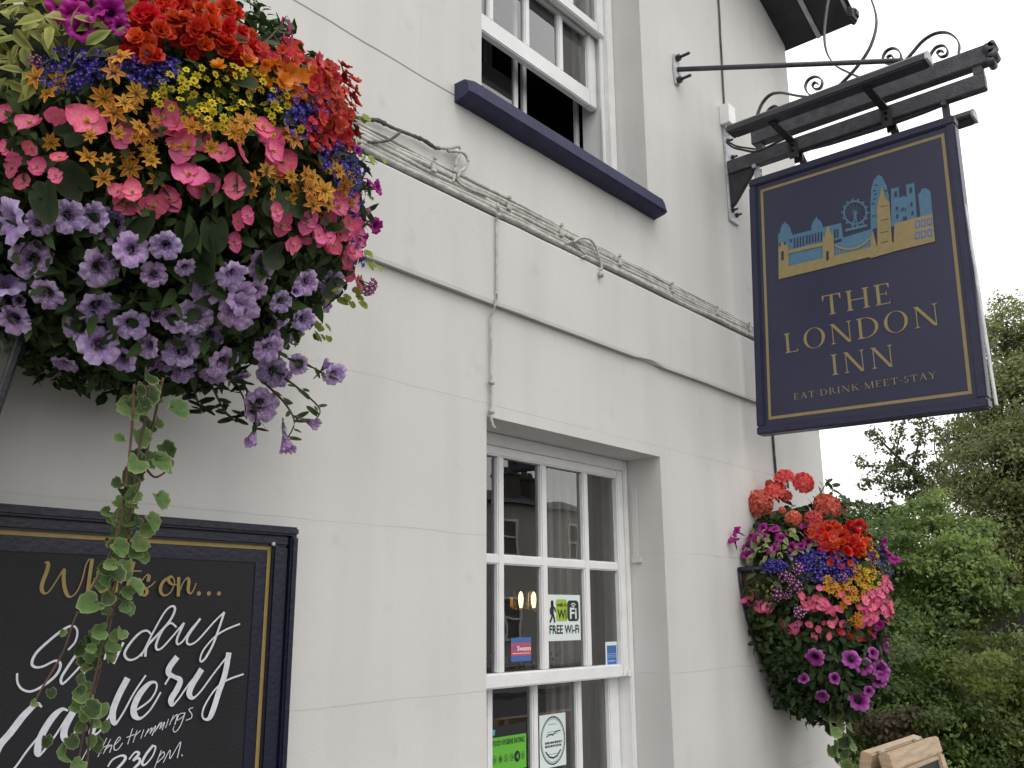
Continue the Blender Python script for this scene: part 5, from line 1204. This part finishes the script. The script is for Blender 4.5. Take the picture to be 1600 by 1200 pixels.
def broad_leaf(mb, p, n, d, size, c0, c1, wid=.42, scallop=0.0, margin=None, cup=.15):
    n = np.array(n, float); n /= np.linalg.norm(n); d = np.array(d, float); d -= n * (d @ n); d /= np.linalg.norm(d) + 1e-9; w = np.cross(n, d); V = []; C = []; F = []; na = 22
    ctr = p + d * size * .35
    for ri, rr in enumerate((0, .35, .7, .9, 1.0)):
        for j in range(na if ri else 1):
            a = 2 * math.pi * j / na; notch = 1 - .45 * max(0, math.cos(a - math.pi)) ** 8
            r = rr * (1 + scallop * abs(math.sin(a * 4.5)) * (rr > .6) - scallop * .5 * (rr > .6)) * notch
            x = r * math.cos(a) * .5; y = r * math.sin(a) * wid
            h = cup * (y * y * 2.2) - .10 * x * x + .012 * math.sin(a * 6) * rr
            V.append(ctr + d * size * x * 1.25 + w * size * y + n * size * h)
            c = mixc(c0, c1, .5 * abs(math.sin(a * 2.5)) * rr + .2 * rr)
            if margin and rr >= .9: c = mixc(c, margin, .75 if rr == 1 else .12)
            C.append(c)
    for j in range(na): F.append((0, 1 + j, 1 + (j + 1) % na))
    for ri in range(3):
        o = 1 + ri * na
        for j in range(na): F.append((o + j, o + na + j, o + na + (j + 1) % na, o + (j + 1) % na))
    mb.add(V, F, C)
def half_planter(root, cx, z_rim, rx, ry, depth, label=None):
    """half-round hayrack planter: coir bowl, rim and bars of dark iron against the wall"""
    b = MB(); V = []; F = []; n, m = 18, 7
    for i in range(m + 1):
        t = i / m; f = math.cos(t * 1.45) ** .8; 
        for j in range(n + 1):
            a = math.pi * j / n; V.append((cx + rx * f * math.cos(a), -.012 - ry * f * math.sin(a), z_rim - depth * t))
    for i in range(m):
        for j in range(n): F.append((i * (n + 1) + j, (i + 1) * (n + 1) + j, (i + 1) * (n + 1) + j + 1, i * (n + 1) + j + 1))
    b.add(V, F); b.build('liner', M_COCO, root, smooth=True, fixn=False)
    b = MB(); b.add([(cx + rx * .97 * math.cos(math.pi * j / n), -.013 - ry * .97 * math.sin(math.pi * j / n), z_rim - .03) for j in range(n + 1)], [tuple(range(n + 1))]); b.build('soil', M_SOIL, root)
    b = MB(); b.tube([(cx + rx * 1.03 * math.cos(math.pi * j / n), -.010 - ry * 1.03 * math.sin(math.pi * j / n), z_rim) for j in range(n + 1)], .012, 7)
    b.tube([(cx + rx * 1.03, -.010, z_rim), (cx - rx * 1.03, -.010, z_rim)], .012, 6); b.build('rim', M_NAVYD, root, smooth=True)
    for k in range(7):
        a = math.pi * k / 6; b = MB(); P = []
        for i in range(9):
            t = i / 8; f = math.cos(t * 1.45) ** .8 * 1.03; P.append((cx + rx * f * math.cos(a), -.012 - ry * f * math.sin(a), z_rim - depth * 1.01 * t))
        b.tube(P, .008, 6); b.build('rack_bar', M_NAVYD, root, smooth=True)

def sprig(root, name, pts3, r, leafn, lsize, c0, c1, m_stem=None, wid=.32, seed=1, droop=.3):
    R_ = random.Random(seed); b = MB(); P = smooth_path(pts3, 5); b.tube(P, [r * (1 - .6 * i / len(P)) for i in range(len(P))], 5, col=(.09, .075, .04)); lm = []
    for i in range(leafn):
        p = P[int((i + .5) / leafn * (len(P) - 1))]; a = R_.random() * 6.28
        d = np.array((math.cos(a), math.sin(a) * .6 - .2, R_.uniform(-droop, .5))); broad_leaf(b, p + d * .006, np.array((R_.gauss(0, .5), -1 + R_.gauss(0, .4), .7)), d, lsize * R_.uniform(.6, 1.15), c0, c1, wid)
    return b.build(name, M_LEAF, root, fixn=False)
def vine(root, stems, leafspec, lsize, seed):
    """trailing variegated ground ivy: bare brown stems and round scalloped leaves"""
    R_ = random.Random(seed)
    b = MB()
    for P in stems: Q = smooth_path(P, 6); b.tube(Q, [.0026 * (1 - .4 * i / len(Q)) for i in range(len(Q))], 5)
    b.build('vine_stem', M_STEM, root, smooth=True)
    for (p, sz, dark) in leafspec:
        lb = MB(); p = np.array(p); d = np.array((R_.uniform(-1, 1), R_.uniform(-.4, .1), R_.uniform(-1, .3))); n = np.array((R_.gauss(0, .35), -1, R_.uniform(-.1, .75)))
        c0, c1 = ((.085, .15, .045), (.17, .26, .085)) if not dark else ((.03, .055, .018), (.06, .10, .03))
        lb.tube([p, p + d / np.linalg.norm(d) * sz * .18], .0013, 4, col=(.12, .10, .05)); broad_leaf(lb, p, n, d, sz, c0, c1, .50, .17, (.38, .42, .20), .45)
        lb.build('vine_leaf', M_LEAF, root, loc=p, fixn=False, smooth=False)

# ---- the big basket, upper left
b1root = thing('flower_basket', 'big overflowing wall basket with speckled lilac petunias along its lower half', 'flower basket', (.86, -.2, 2.4), 'wall baskets of summer flowers')
half_planter(b1root, .92, 2.50, .34, .27, .36)
B1 = Basket(b1root, (.845, -.22, 2.505), (.50, .50, .455), 3)
B1.core(.80)
VAR = ell((45, 60, 80, 75), (165, 45, 42, 55), (100, 75, 60, 40)); DAI = ell((345, 160, 125, 70)); LOB = ell((235, 108, 70, 40), (110, 112, 60, 45), (500, 190, 60, 80), (545, 260, 40, 50))
B1.foliage('petunia_leaves', 6000, lambda u, v: v > 300, .040, (.020, .038, .013), (.075, .125, .038), (.80, .99), .26)
B1.foliage('mixed_leaves', 5200, lambda u, v: v <= 330 and not VAR(u, v), .038, (.020, .036, .012), (.065, .105, .032), (.80, .97), .26)
B1.foliage('fine_leaves', 5200, lambda u, v: DAI(u, v) or LOB(u, v), .026, (.03, .055, .018), (.08, .13, .04), (.84, 1.0), .18)
B1.foliage('variegated_leaves', 2600, VAR, .046, (.13, .17, .035), (.30, .34, .08), (.88, 1.07), .21, .9, margin=(.54, .55, .17))
big = MB()
for (u, v, sz, sp) in ((70, 285, .075, 0), (130, 300, .07, 2), (315, 375, .085, 4.4), (335, 345, .06, 5), (440, 305, .07, 3.6), (440, 395, .065, 3), (100, 215, .07, 1), (230, 330, .06, 4), (480, 325, .06, 3), (380, 265, .055, 4.4), (20, 240, .06, 1), (150, 350, .05, 3), (345, 95, .055, 1), (330, 105, .06, .2), (360, 125, .055, 6), (405, 70, .045, 1), (520, 440, .045, 4), (290, 350, .05, 5), (425, 275, .05, 3)):
    p, n = B1.hit(u, v, .985); broad_leaf(big, p, n + np.array((rnd.gauss(0, .3), rnd.gauss(0, .3), .4)), np.array((math.cos(sp), .2, math.sin(sp) - .5)), sz, (.016, .034, .013), (.036, .068, .022), .40, .03, (.07, .07, .03), .35)
big.build('begonia_leaves', M_LEAF, b1root, fixn=False, smooth=True)
for u, v, d in ((15, 345, 70), (5, 440, 60), (105, 338, 52), (145, 340, 48), (177, 352, 58), (207, 390, 52), (258, 385, 48), (48, 405, 62), (157, 420, 62), (72, 460, 52), (153, 482, 62), (205, 508, 50), (122, 510, 45), (155, 540, 60), (190, 562, 50), (323, 450, 52), (363, 430, 48), (378, 466, 55), (372, 487, 60), (306, 497, 58), (330, 528, 56), (350, 568, 52), (283, 546, 55), (258, 572, 60), (290, 582, 46), (410, 418, 50), (440, 472, 36), (480, 442, 42), (518, 443, 44), (515, 470, 38), (455, 532, 44), (475, 500, 38), (420, 545, 48), (427, 582, 48), (448, 592, 36), (410, 632, 54), (523, 587, 40)):
    B1.put('petunia_bloom', u, v, d * 1.08, face=.5)
for u, v, d in ((60, 350, 44), (240, 430, 44), (290, 420, 36), (20, 500, 56), (270, 500, 44), (100, 570, 44), (230, 540, 44), (330, 590, 42), (400, 455, 38), (440, 510, 38), (465, 570, 36), (300, 610, 38), (375, 590, 38)): B1.put('petunia_bloom', u, v, d, face=.4, k=1.0)
for u, v, d in ((242, 490, 36), (462, 455, 30), (30, 470, 34), (425, 520, 34), (198, 512, 30)): B1.put('closed_petunia', u, v, d, tilt=(-.2, -.8, -.4))
for u, v, d in ((10, 180, 45), (48, 195, 50), (88, 180, 40), (135, 190, 64), (150, 180, 46), (190, 215, 45), (258, 182, 58), (262, 205, 50), (285, 230, 56), (305, 212, 62), (345, 240, 45), (375, 240, 48), (420, 215, 56), (440, 255, 62), (410, 200, 42), (295, 275, 56), (315, 292, 56), (365, 290, 44), (240, 320, 50), (265, 312, 45), (195, 320, 42), (185, 300, 35), (208, 300, 40), (370, 345, 36), (365, 377, 32), (385, 335, 30), (440, 350, 42), (457, 382, 36), (480, 345, 40), (510, 345, 44), (500, 372, 40), (545, 310, 44), (555, 332, 46), (552, 352, 46), (560, 375, 42), (545, 397, 40), (522, 382, 34), (542, 428, 34), (560, 440, 30), (500, 300, 30), (575, 352, 26), (475, 372, 30), (430, 330, 36), (10, 232, 30), (22, 248, 30), (425, 235, 50), (275, 195, 40), (530, 325, 36)):
    B1.put('begonia_bloom', u, v, d * 1.08)
for u, v, d in ((55, 120, 38), (93, 128, 38), (75, 145, 36), (188, 88, 42), (178, 112, 42), (214, 145, 38), (162, 152, 42), (178, 175, 44), (195, 160, 34), (138, 245, 40), (80, 222, 30), (203, 262, 38), (162, 278, 36), (218, 212, 36), (232, 236, 34), (237, 252, 30), (218, 198, 34), (245, 282, 34), (320, 195, 36), (385, 190, 40), (290, 185, 34), (365, 205, 34), (450, 208, 44), (460, 216, 40), (480, 300, 36), (507, 297, 40), (490, 320, 34), (502, 335, 30), (525, 247, 30), (478, 272, 30), (462, 297, 30), (540, 290, 34), (530, 267, 26), (540, 342, 24), (455, 275, 26), (520, 270, 26)):
    B1.put('bidens_bloom', u, v, d * 1.06)
B1.field('bidens_bloom', 515, 290, 42, 40, 14, 26, 34); B1.field('bidens_bloom', 190, 200, 60, 60, 8, 26, 34); B1.field('bidens_bloom', 300, 215, 90, 30, 9, 24, 32); B1.field('bidens_bloom', 430, 290, 40, 30, 7, 24, 32); B1.field('orange_begonia', 400, 110, 60, 20, 8, 24, 32); B1.field('begonia_bloom', 530, 360, 36, 50, 12, 28, 38); B1.field('begonia_bloom', 60, 260, 60, 30, 6, 30, 40); B1.field('lobelia_bloom', 555, 330, 16, 30, 24, 9, 12)
B1.field('yellow_daisy', 345, 150, 105, 52, 84, 14, 19, face=.25); B1.field('yellow_daisy', 430, 190, 45, 28, 12, 13, 17, face=.25)
B1.field('lobelia_bloom', 235, 108, 48, 26, 90, 9, 14); B1.field('lobelia_bloom', 105, 110, 52, 34, 75, 9, 14); B1.field('lobelia_bloom', 155, 100, 40, 24, 40, 9, 13); B1.field('lobelia_bloom', 485, 165, 28, 38, 80, 9, 13)
B1.field('lobelia_bloom', 470, 190, 26, 30, 40, 9, 13); B1.field('lobelia_bloom', 545, 272, 24, 28, 70, 9, 13); B1.field('lobelia_bloom', 520, 245, 22, 28, 40, 9, 13); B1.field('lobelia_bloom', 430, 150, 12, 12, 16, 9, 12); B1.field('lobelia_bloom', 560, 390, 12, 30, 18, 9, 12)
B1.field('red_begonia', 232, 30, 36, 38, 17, 26, 42, face=.5); B1.field('red_begonia', 285, 28, 48, 36, 20, 26, 42, face=.5); B1.field('red_begonia', 340, 42, 40, 38, 17, 24, 40, face=.5); B1.field('red_begonia', 375, 78, 26, 22, 12, 28, 40, face=.5); B1.field('red_begonia', 225, 75, 30, 22, 12, 24, 34, face=.4)
B1.field('red_begonia', 300, 75, 30, 14, 6, 22, 30)
B1.field('nemesia_bloom', 522, 150, 36, 52, 70, 17, 26); B1.field('nemesia_bloom', 500, 205, 26, 30, 24, 15, 22); B1.field('nemesia_bloom', 448, 85, 24, 16, 16, 17, 26); B1.field('nemesia_bloom', 538, 205, 20, 28, 20, 16, 22); B1.field('nemesia_bloom', 400, 88, 18, 14, 8, 18, 26)
for u, v, d in ((495, 97, 30), (510, 110, 30), (488, 105, 26), (505, 122, 28), (520, 122, 24), (470, 98, 24)): B1.put('coral_begonia', u, v, d)
for u, v, d in ((430, 105, 42), (450, 118, 42), (470, 127, 44), (486, 120, 42), (460, 147, 46), (476, 157, 40), (442, 128, 36), (340, 105, 28), (360, 117, 34), (370, 100, 26), (415, 130, 26), (490, 150, 30)): B1.put('orange_begonia', u, v, d)
for u, v, d in ((115, 25, 56), (142, 18, 60), (125, 45, 46), (98, 12, 50), (172, 18, 50), (186, 40, 34), (150, -15, 50), (120, -20, 50), (592, 293, 26), (578, 284, 22), (588, 353, 28), (560, 236, 20), (573, 372, 18)): B1.put('magenta_petunia', u, v, d, k=1.03)
for u, v, d in ((575, 447, 36), (55, 96, 24), (572, 330, 18)): B1.put('verbena_head', u, v, d)
# out of frame, over the top and round the back, the planting goes on
B1.field('red_begonia', 270, -70, 150, 50, 22, 34, 46); B1.field('begonia_bloom', -90, 190, 60, 60, 14, 44, 56); B1.field('petunia_bloom', -80, 420, 60, 100, 14, 54, 64); B1.field('bidens_bloom', -60, 120, 50, 60, 10, 36, 42)
# stems of lilac petunia trailing below the rim
TR = [((415, 600), (445, 630), (460, 660), (447, 688)), ((430, 580), (470, 610), (500, 640), (488, 660)), ((450, 560), (490, 575), (515, 590)), ((380, 600), (400, 640), (395, 675)), ((330, 600), (350, 640), (370, 660)), ((300, 600), (310, 630), (318, 645)), ((360, 590), (380, 620), (385, 655))]
for k, tr3 in enumerate(TR):
    P = [B1.hit(u, v, 1.0)[0] for u, v in tr3]; 
    sprig(b1root, 'trailing_stem', P, .003, 9 if k < 3 else 14, .032 if k < 3 else .036, (.035, .06, .02) if k < 3 else (.018, .028, .012), (.085, .14, .04) if k < 3 else (.05, .06, .03), wid=.20, seed=k + 3)
for u, v, d, t in ((395, 682, 32, (-.3, -.3, -.9)), (447, 692, 40, (.1, -.4, -.8)), (486, 660, 30, (.4, -.5, -.3)), (508, 572, 24, (.3, -.3, .6))): B1.put('closed_petunia', u, v, d * 1.2, tilt=t)
# sprigs standing clear against the wall
sprig(b1root, 'fuchsia_sprig', [B1.hit(u, v, 1.0)[0] for u, v in ((405, 75), (425, 55), (440, 38), (447, 26))], .003, 11, .036, (.05, .07, .03), (.10, .13, .05), seed=21)
sprig(b1root, 'fuchsia_sprig', [B1.hit(u, v, 1.0)[0] for u, v in ((345, 60), (352, 30), (358, 8))], .004, 14, .042, (.10, .12, .05), (.30, .32, .14), seed=22)
b = MB()
for u, v in ((443, 66), (456, 66), (441, 40), (452, 45)):
    p = B1.hit(u, v, 1.0)[0]; b.tube([p + (0, 0, .02), p + (0, 0, .008), p, p - (0, 0, .012), p - (0, 0, .018)], [.0008, .003, .005, .004, .001], 6, col=(.35, .02, .10))
b.build('fuchsia_bud', M_PETAL, b1root, smooth=True)
yl = MB()
for k in range(26):
    u, v = rnd.choice(((545, 465), (575, 412), (585, 412), (555, 470), (502, 510), (570, 190), (575, 250), (500, 525), (515, 465))); p = B1.hit(u + rnd.gauss(0, 7), v + rnd.gauss(0, 7), 1.0)[0]
    broad_leaf(yl, p, np.array((rnd.gauss(0, .4), -1, .5)), np.array((rnd.gauss(0, 1), 0, rnd.gauss(0, 1))), .016 + .012 * rnd.random(), (.20, .24, .03), (.32, .36, .06), .45)
yl.build('golden_leaves', M_LEAF, b1root, fixn=False)
# the long vine in front of the chalkboard
def vp(u, v, k=0): return onY(u, v, -.52 + .12 * (v - 600) / 600 + k)
stems = [[vp(235, 590), vp(228, 650), vp(214, 720), vp(205, 790), vp(190, 870), vp(170, 960), vp(155, 1030), vp(135, 1120), vp(118, 1215)],
         [vp(255, 590, .03), vp(240, 660, .03), vp(222, 740, .03), vp(207, 800, .02), vp(196, 880, .02), vp(176, 960, .02), vp(158, 1040, .02), vp(140, 1110, .02)],
         [vp(210, 600, -.02), vp(205, 680, -.02), vp(196, 760, -.02), vp(185, 830, -.01), vp(160, 890), vp(120, 960), vp(98, 1020), vp(60, 1085), vp(54, 1104)],
         [vp(220, 720), vp(240, 745), vp(258, 738)], [vp(145, 1120), vp(138, 1170), vp(134, 1210)]]
R_ = random.Random(5); spec = []
for u, v, d, dk in ((225, 610, 40, 1), (262, 640, 36, 0), (215, 640, 36, 0), (240, 625, 36, 1), (213, 678, 32, 0), (250, 700, 30, 1), (214, 725, 36, 0), (238, 722, 32, 0), (264, 738, 24, 0), (205, 710, 28, 1), (202, 748, 34, 1), (212, 772, 30, 0), (242, 778, 30, 0), (188, 770, 30, 1), (180, 815, 34, 0), (203, 815, 36, 0), (228, 812, 30, 0), (234, 828, 24, 0), (175, 855, 30, 0), (218, 848, 34, 0), (220, 868, 26, 0), (168, 895, 32, 1), (172, 915, 30, 0), (200, 915, 30, 0), (204, 935, 22, 0), (150, 945, 40, 0), (170, 935, 24, 1), (190, 950, 24, 0), (118, 958, 22, 1), (140, 990, 32, 0), (155, 1000, 34, 0), (180, 1010, 28, 0), (187, 990, 22, 0), (145, 1040, 30, 1), (168, 1040, 24, 0), (138, 1085, 34, 0), (130, 1108, 30, 1), (155, 1105, 28, 0), (138, 1135, 26, 0), (158, 1135, 18, 0), (75, 1083, 16, 1), (54, 1103, 14, 0), (100, 1185, 34, 0), (125, 1195, 24, 0), (230, 590, 34, 1), (245, 660, 24, 1), (97, 990, 12, 0)):
    p = vp(u + 3, v - 6, R_.uniform(-.03, .03)); spec.append((p, d * ((p - CAM) @ CF) / FPX * .95, dk))
for i in range(62):
    t = R_.random() ** 1.3; u, v = 232 - 115 * t ** 1.1 + R_.gauss(0, 15), 600 + 560 * t; p = vp(u, v, R_.uniform(-.03, .05)); spec.append((p, R_.uniform(14, 26) * ((p - CAM) @ CF) / FPX, i % 2))
vine(b1root, stems, spec, .03, 9)
B1.finish()

# ---- the far basket by the corner
b2root = thing('flower_basket', 'far wall basket by the building corner, topped with coral geraniums over blue lobelia', 'flower basket', (4.33, -.2, 1.7), 'wall baskets of summer flowers')
half_planter(b2root, 4.33, 1.80, .375, .30, .55)
B2 = Basket(b2root, (4.325, -.16, 1.735), (.385, .36, .40), 8)
class Low(Basket): pass
B2L = Low(b2root, (4.37, -.17, 1.50), (.34, .30, .37), 9); B2L.items = B2.items
B2.core(.80); 
VA2 = ell((1212, 848, 68, 28)); T2 = lambda u, v: v < 800
B2.foliage('mixed_leaves', 5200, lambda u, v: v > 800 and not VA2(u, v), .040, (.020, .036, .012), (.065, .105, .032), (.82, 1.0), .27)
B2L.core(.80); B2L.foliage('trailing_leaves', 4200, lambda u, v: v > 950, .042, (.018, .030, .012), (.055, .090, .030), (.80, 1.06), .28)
B2.foliage('golden_leaves', 500, ell((1185, 918, 26, 20)), .022, (.16, .18, .04), (.30, .30, .08), (.95, 1.08), .4)
B2.foliage('side_leaves', 900, ell((1185, 965, 34, 75), (1215, 1010, 40, 60)), .042, (.020, .036, .012), (.07, .11, .035), (1.0, 1.16), .3)
B2.foliage('geranium_leaves', 900, lambda u, v: v < 830, .055, (.025, .045, .016), (.07, .11, .035), (.70, .96), .40)
B2.foliage('variegated_leaves', 1000, VA2, .040, (.12, .17, .05), (.22, .28, .09), (.92, 1.06), .26, margin=(.46, .48, .22))
for u, v, d in ((1187, 787, 46), (1212, 770, 38), (1226, 749, 34), (1255, 755, 36), (1291, 793, 46), (1240, 811, 28), (1311, 800, 26), (1228, 776, 22), (1202, 756, 14), (1270, 812, 30), (1222, 797, 12)): B2.put('geranium_head', u, v, d, face=.6)
for u, v, d in ((1150, 830, 18), (1147, 843, 18), (1165, 850, 20), (1168, 866, 20), (1190, 825, 18), (1209, 826, 18), (1172, 838, 14), (1182, 841, 15), (1220, 840, 17), (1206, 857, 20), (1236, 856, 16), (1262, 846, 17), (1250, 852, 16), (1286, 856, 18), (1256, 821, 16), (1386, 858, 24), (1397, 872, 22), (1381, 848, 18), (1275, 835, 15), (1195, 838, 14)): B2.put('magenta_petunia', u, v, d * 1.1)
for u, v, d in ((1273, 1028, 28), (1330, 1030, 26), (1350, 1042, 26), (1377, 1048, 32), (1342, 1093, 32), (1358, 1080, 16), (1374, 1062, 24), (1284, 1088, 20), (1305, 1060, 18), (1255, 1060, 16), (1365, 1020, 18)): B2L.put('veined_petunia', u, v, d * 1.12, face=.9, k=1.10)
B2.field('nemesia_bloom', 1288, 832, 26, 16, 22, 11, 16); B2.field('nemesia_bloom', 1310, 850, 26, 20, 30, 11, 16); B2.field('red_begonia', 1335, 842, 20, 26, 30, 12, 18); B2.field('red_begonia', 1300, 838, 24, 20, 16, 11, 16)
B2.field('lobelia_bloom', 1210, 885, 22, 10, 60, 6, 9); B2.field('lobelia_bloom', 1292, 886, 50, 25, 170, 6, 10); B2.field('begonia_bloom', 1300, 935, 60, 22, 12, 12, 17); B2.field('nemesia_bloom', 1330, 875, 36, 14, 10, 10, 14); B2.field('lobelia_bloom', 1258, 868, 26, 12, 40, 6, 9); B2.field('lobelia_bloom', 1370, 872, 14, 16, 40, 6, 9); B2.field('lobelia_bloom', 1388, 890, 8, 14, 14, 6, 9)
for u, v, d in ((1247, 889, 22), (1226, 901, 24), (1243, 916, 26), (1215, 929, 24), (1231, 930, 16), (1249, 957, 22), (1317, 902, 18), (1236, 905, 18)): B2.put('verbena_head', u, v, d, face=.9)
B2.field('bidens_bloom', 1297, 912, 9, 14, 8, 13, 17); B2.field('bidens_bloom', 1330, 922, 28, 15, 26, 13, 17); B2.field('bidens_bloom', 1350, 896, 18, 16, 14, 12, 16); B2.field('bidens_bloom', 1345, 952, 12, 12, 6, 14, 18); B2.field('bidens_bloom', 1338, 970, 10, 8, 4, 14, 17); B2.field('bidens_bloom', 1318, 945, 4, 4, 2, 14, 17)
B2.field('yellow_daisy', 1360, 898, 22, 22, 45, 7, 10); B2.field('yellow_daisy', 1365, 870, 12, 10, 12, 7, 9); B2.field('orange_begonia', 1354, 850, 10, 8, 6, 12, 17)
B2.field('begonia_bloom', 1274, 943, 18, 9, 9, 17, 22); B2.field('begonia_bloom', 1300, 952, 8, 5, 4, 12, 15); B2.field('begonia_bloom', 1370, 948, 24, 26, 32, 17, 22); B2.field('begonia_bloom', 1250, 985, 30, 14, 7, 12, 16); B2.field('begonia_bloom', 1320, 985, 40, 12, 10, 13, 18); B2.field('magenta_petunia', 1380, 1000, 14, 24, 5, 14, 20); B2.field('nemesia_bloom', 1340, 990, 30, 12, 8, 10, 14); B2.field('begonia_bloom', 1384, 912, 10, 10, 6, 16, 20); B2.field('begonia_bloom', 1170, 936, 9, 6, 5, 14, 18); B2.field('begonia_bloom', 1192, 950, 14, 8, 8, 14, 18); B2.field('begonia_bloom', 1224, 976, 5, 5, 2, 12, 15); B2.field('begonia_bloom', 1240, 982, 4, 5, 2, 12, 15)
for u, v, d in ((1303, 970, 18), (1287, 973, 12), (1352, 978, 16)): B2.put('begonia_bloom', u, v, d)
for k, (pp, n_, ls) in enumerate(((((1270, 790), (1285, 765), (1295, 750)), 12, .055), (((1310, 800), (1325, 785), (1340, 790)), 12, .06), (((1290, 790), (1300, 770), (1300, 758)), 7, .05), (((1345, 815), (1358, 830), (1366, 842)), 8, .05), (((1300, 990), (1340, 985), (1370, 975)), 12, .05), (((1215, 1080), (1235, 1100), (1242, 1118)), 7, .035), (((1213, 1040), (1212, 1060), (1214, 1080)), 6, .03), (((1222, 985), (1221, 1000), (1224, 1018)), 8, .022))):
    P = [(B2 if v < 960 else B2L).hit(u, v, 1.0)[0] for u, v in pp]; sprig(b2root, 'leafy_sprig', P, .0035, n_, ls, (.05, .075, .025) if k != 7 else (.22, .23, .06), (.12, .16, .05) if k != 7 else (.34, .34, .12), wid=.28, seed=40 + k)
def vp2(u, v): return onY(u, v, -.26)
stems = [[vp2(1300, 1075), vp2(1306, 1110), vp2(1312, 1150), vp2(1316, 1190), vp2(1320, 1230)], [vp2(1312, 1080), vp2(1322, 1120), vp2(1326, 1160), vp2(1328, 1230)]]
spec = []
for i in range(40):
    t = i / 40; u, v = 1303 + 18 * t + R_.gauss(0, 8), 1070 + 150 * t; p = vp2(u, v) + np.array((0, R_.uniform(-.04, .04), 0)); spec.append((p, (.05 + .03 * R_.random()), i % 3 == 0))
vine(b2root, stems, spec, .03, 12)
B2.finish()
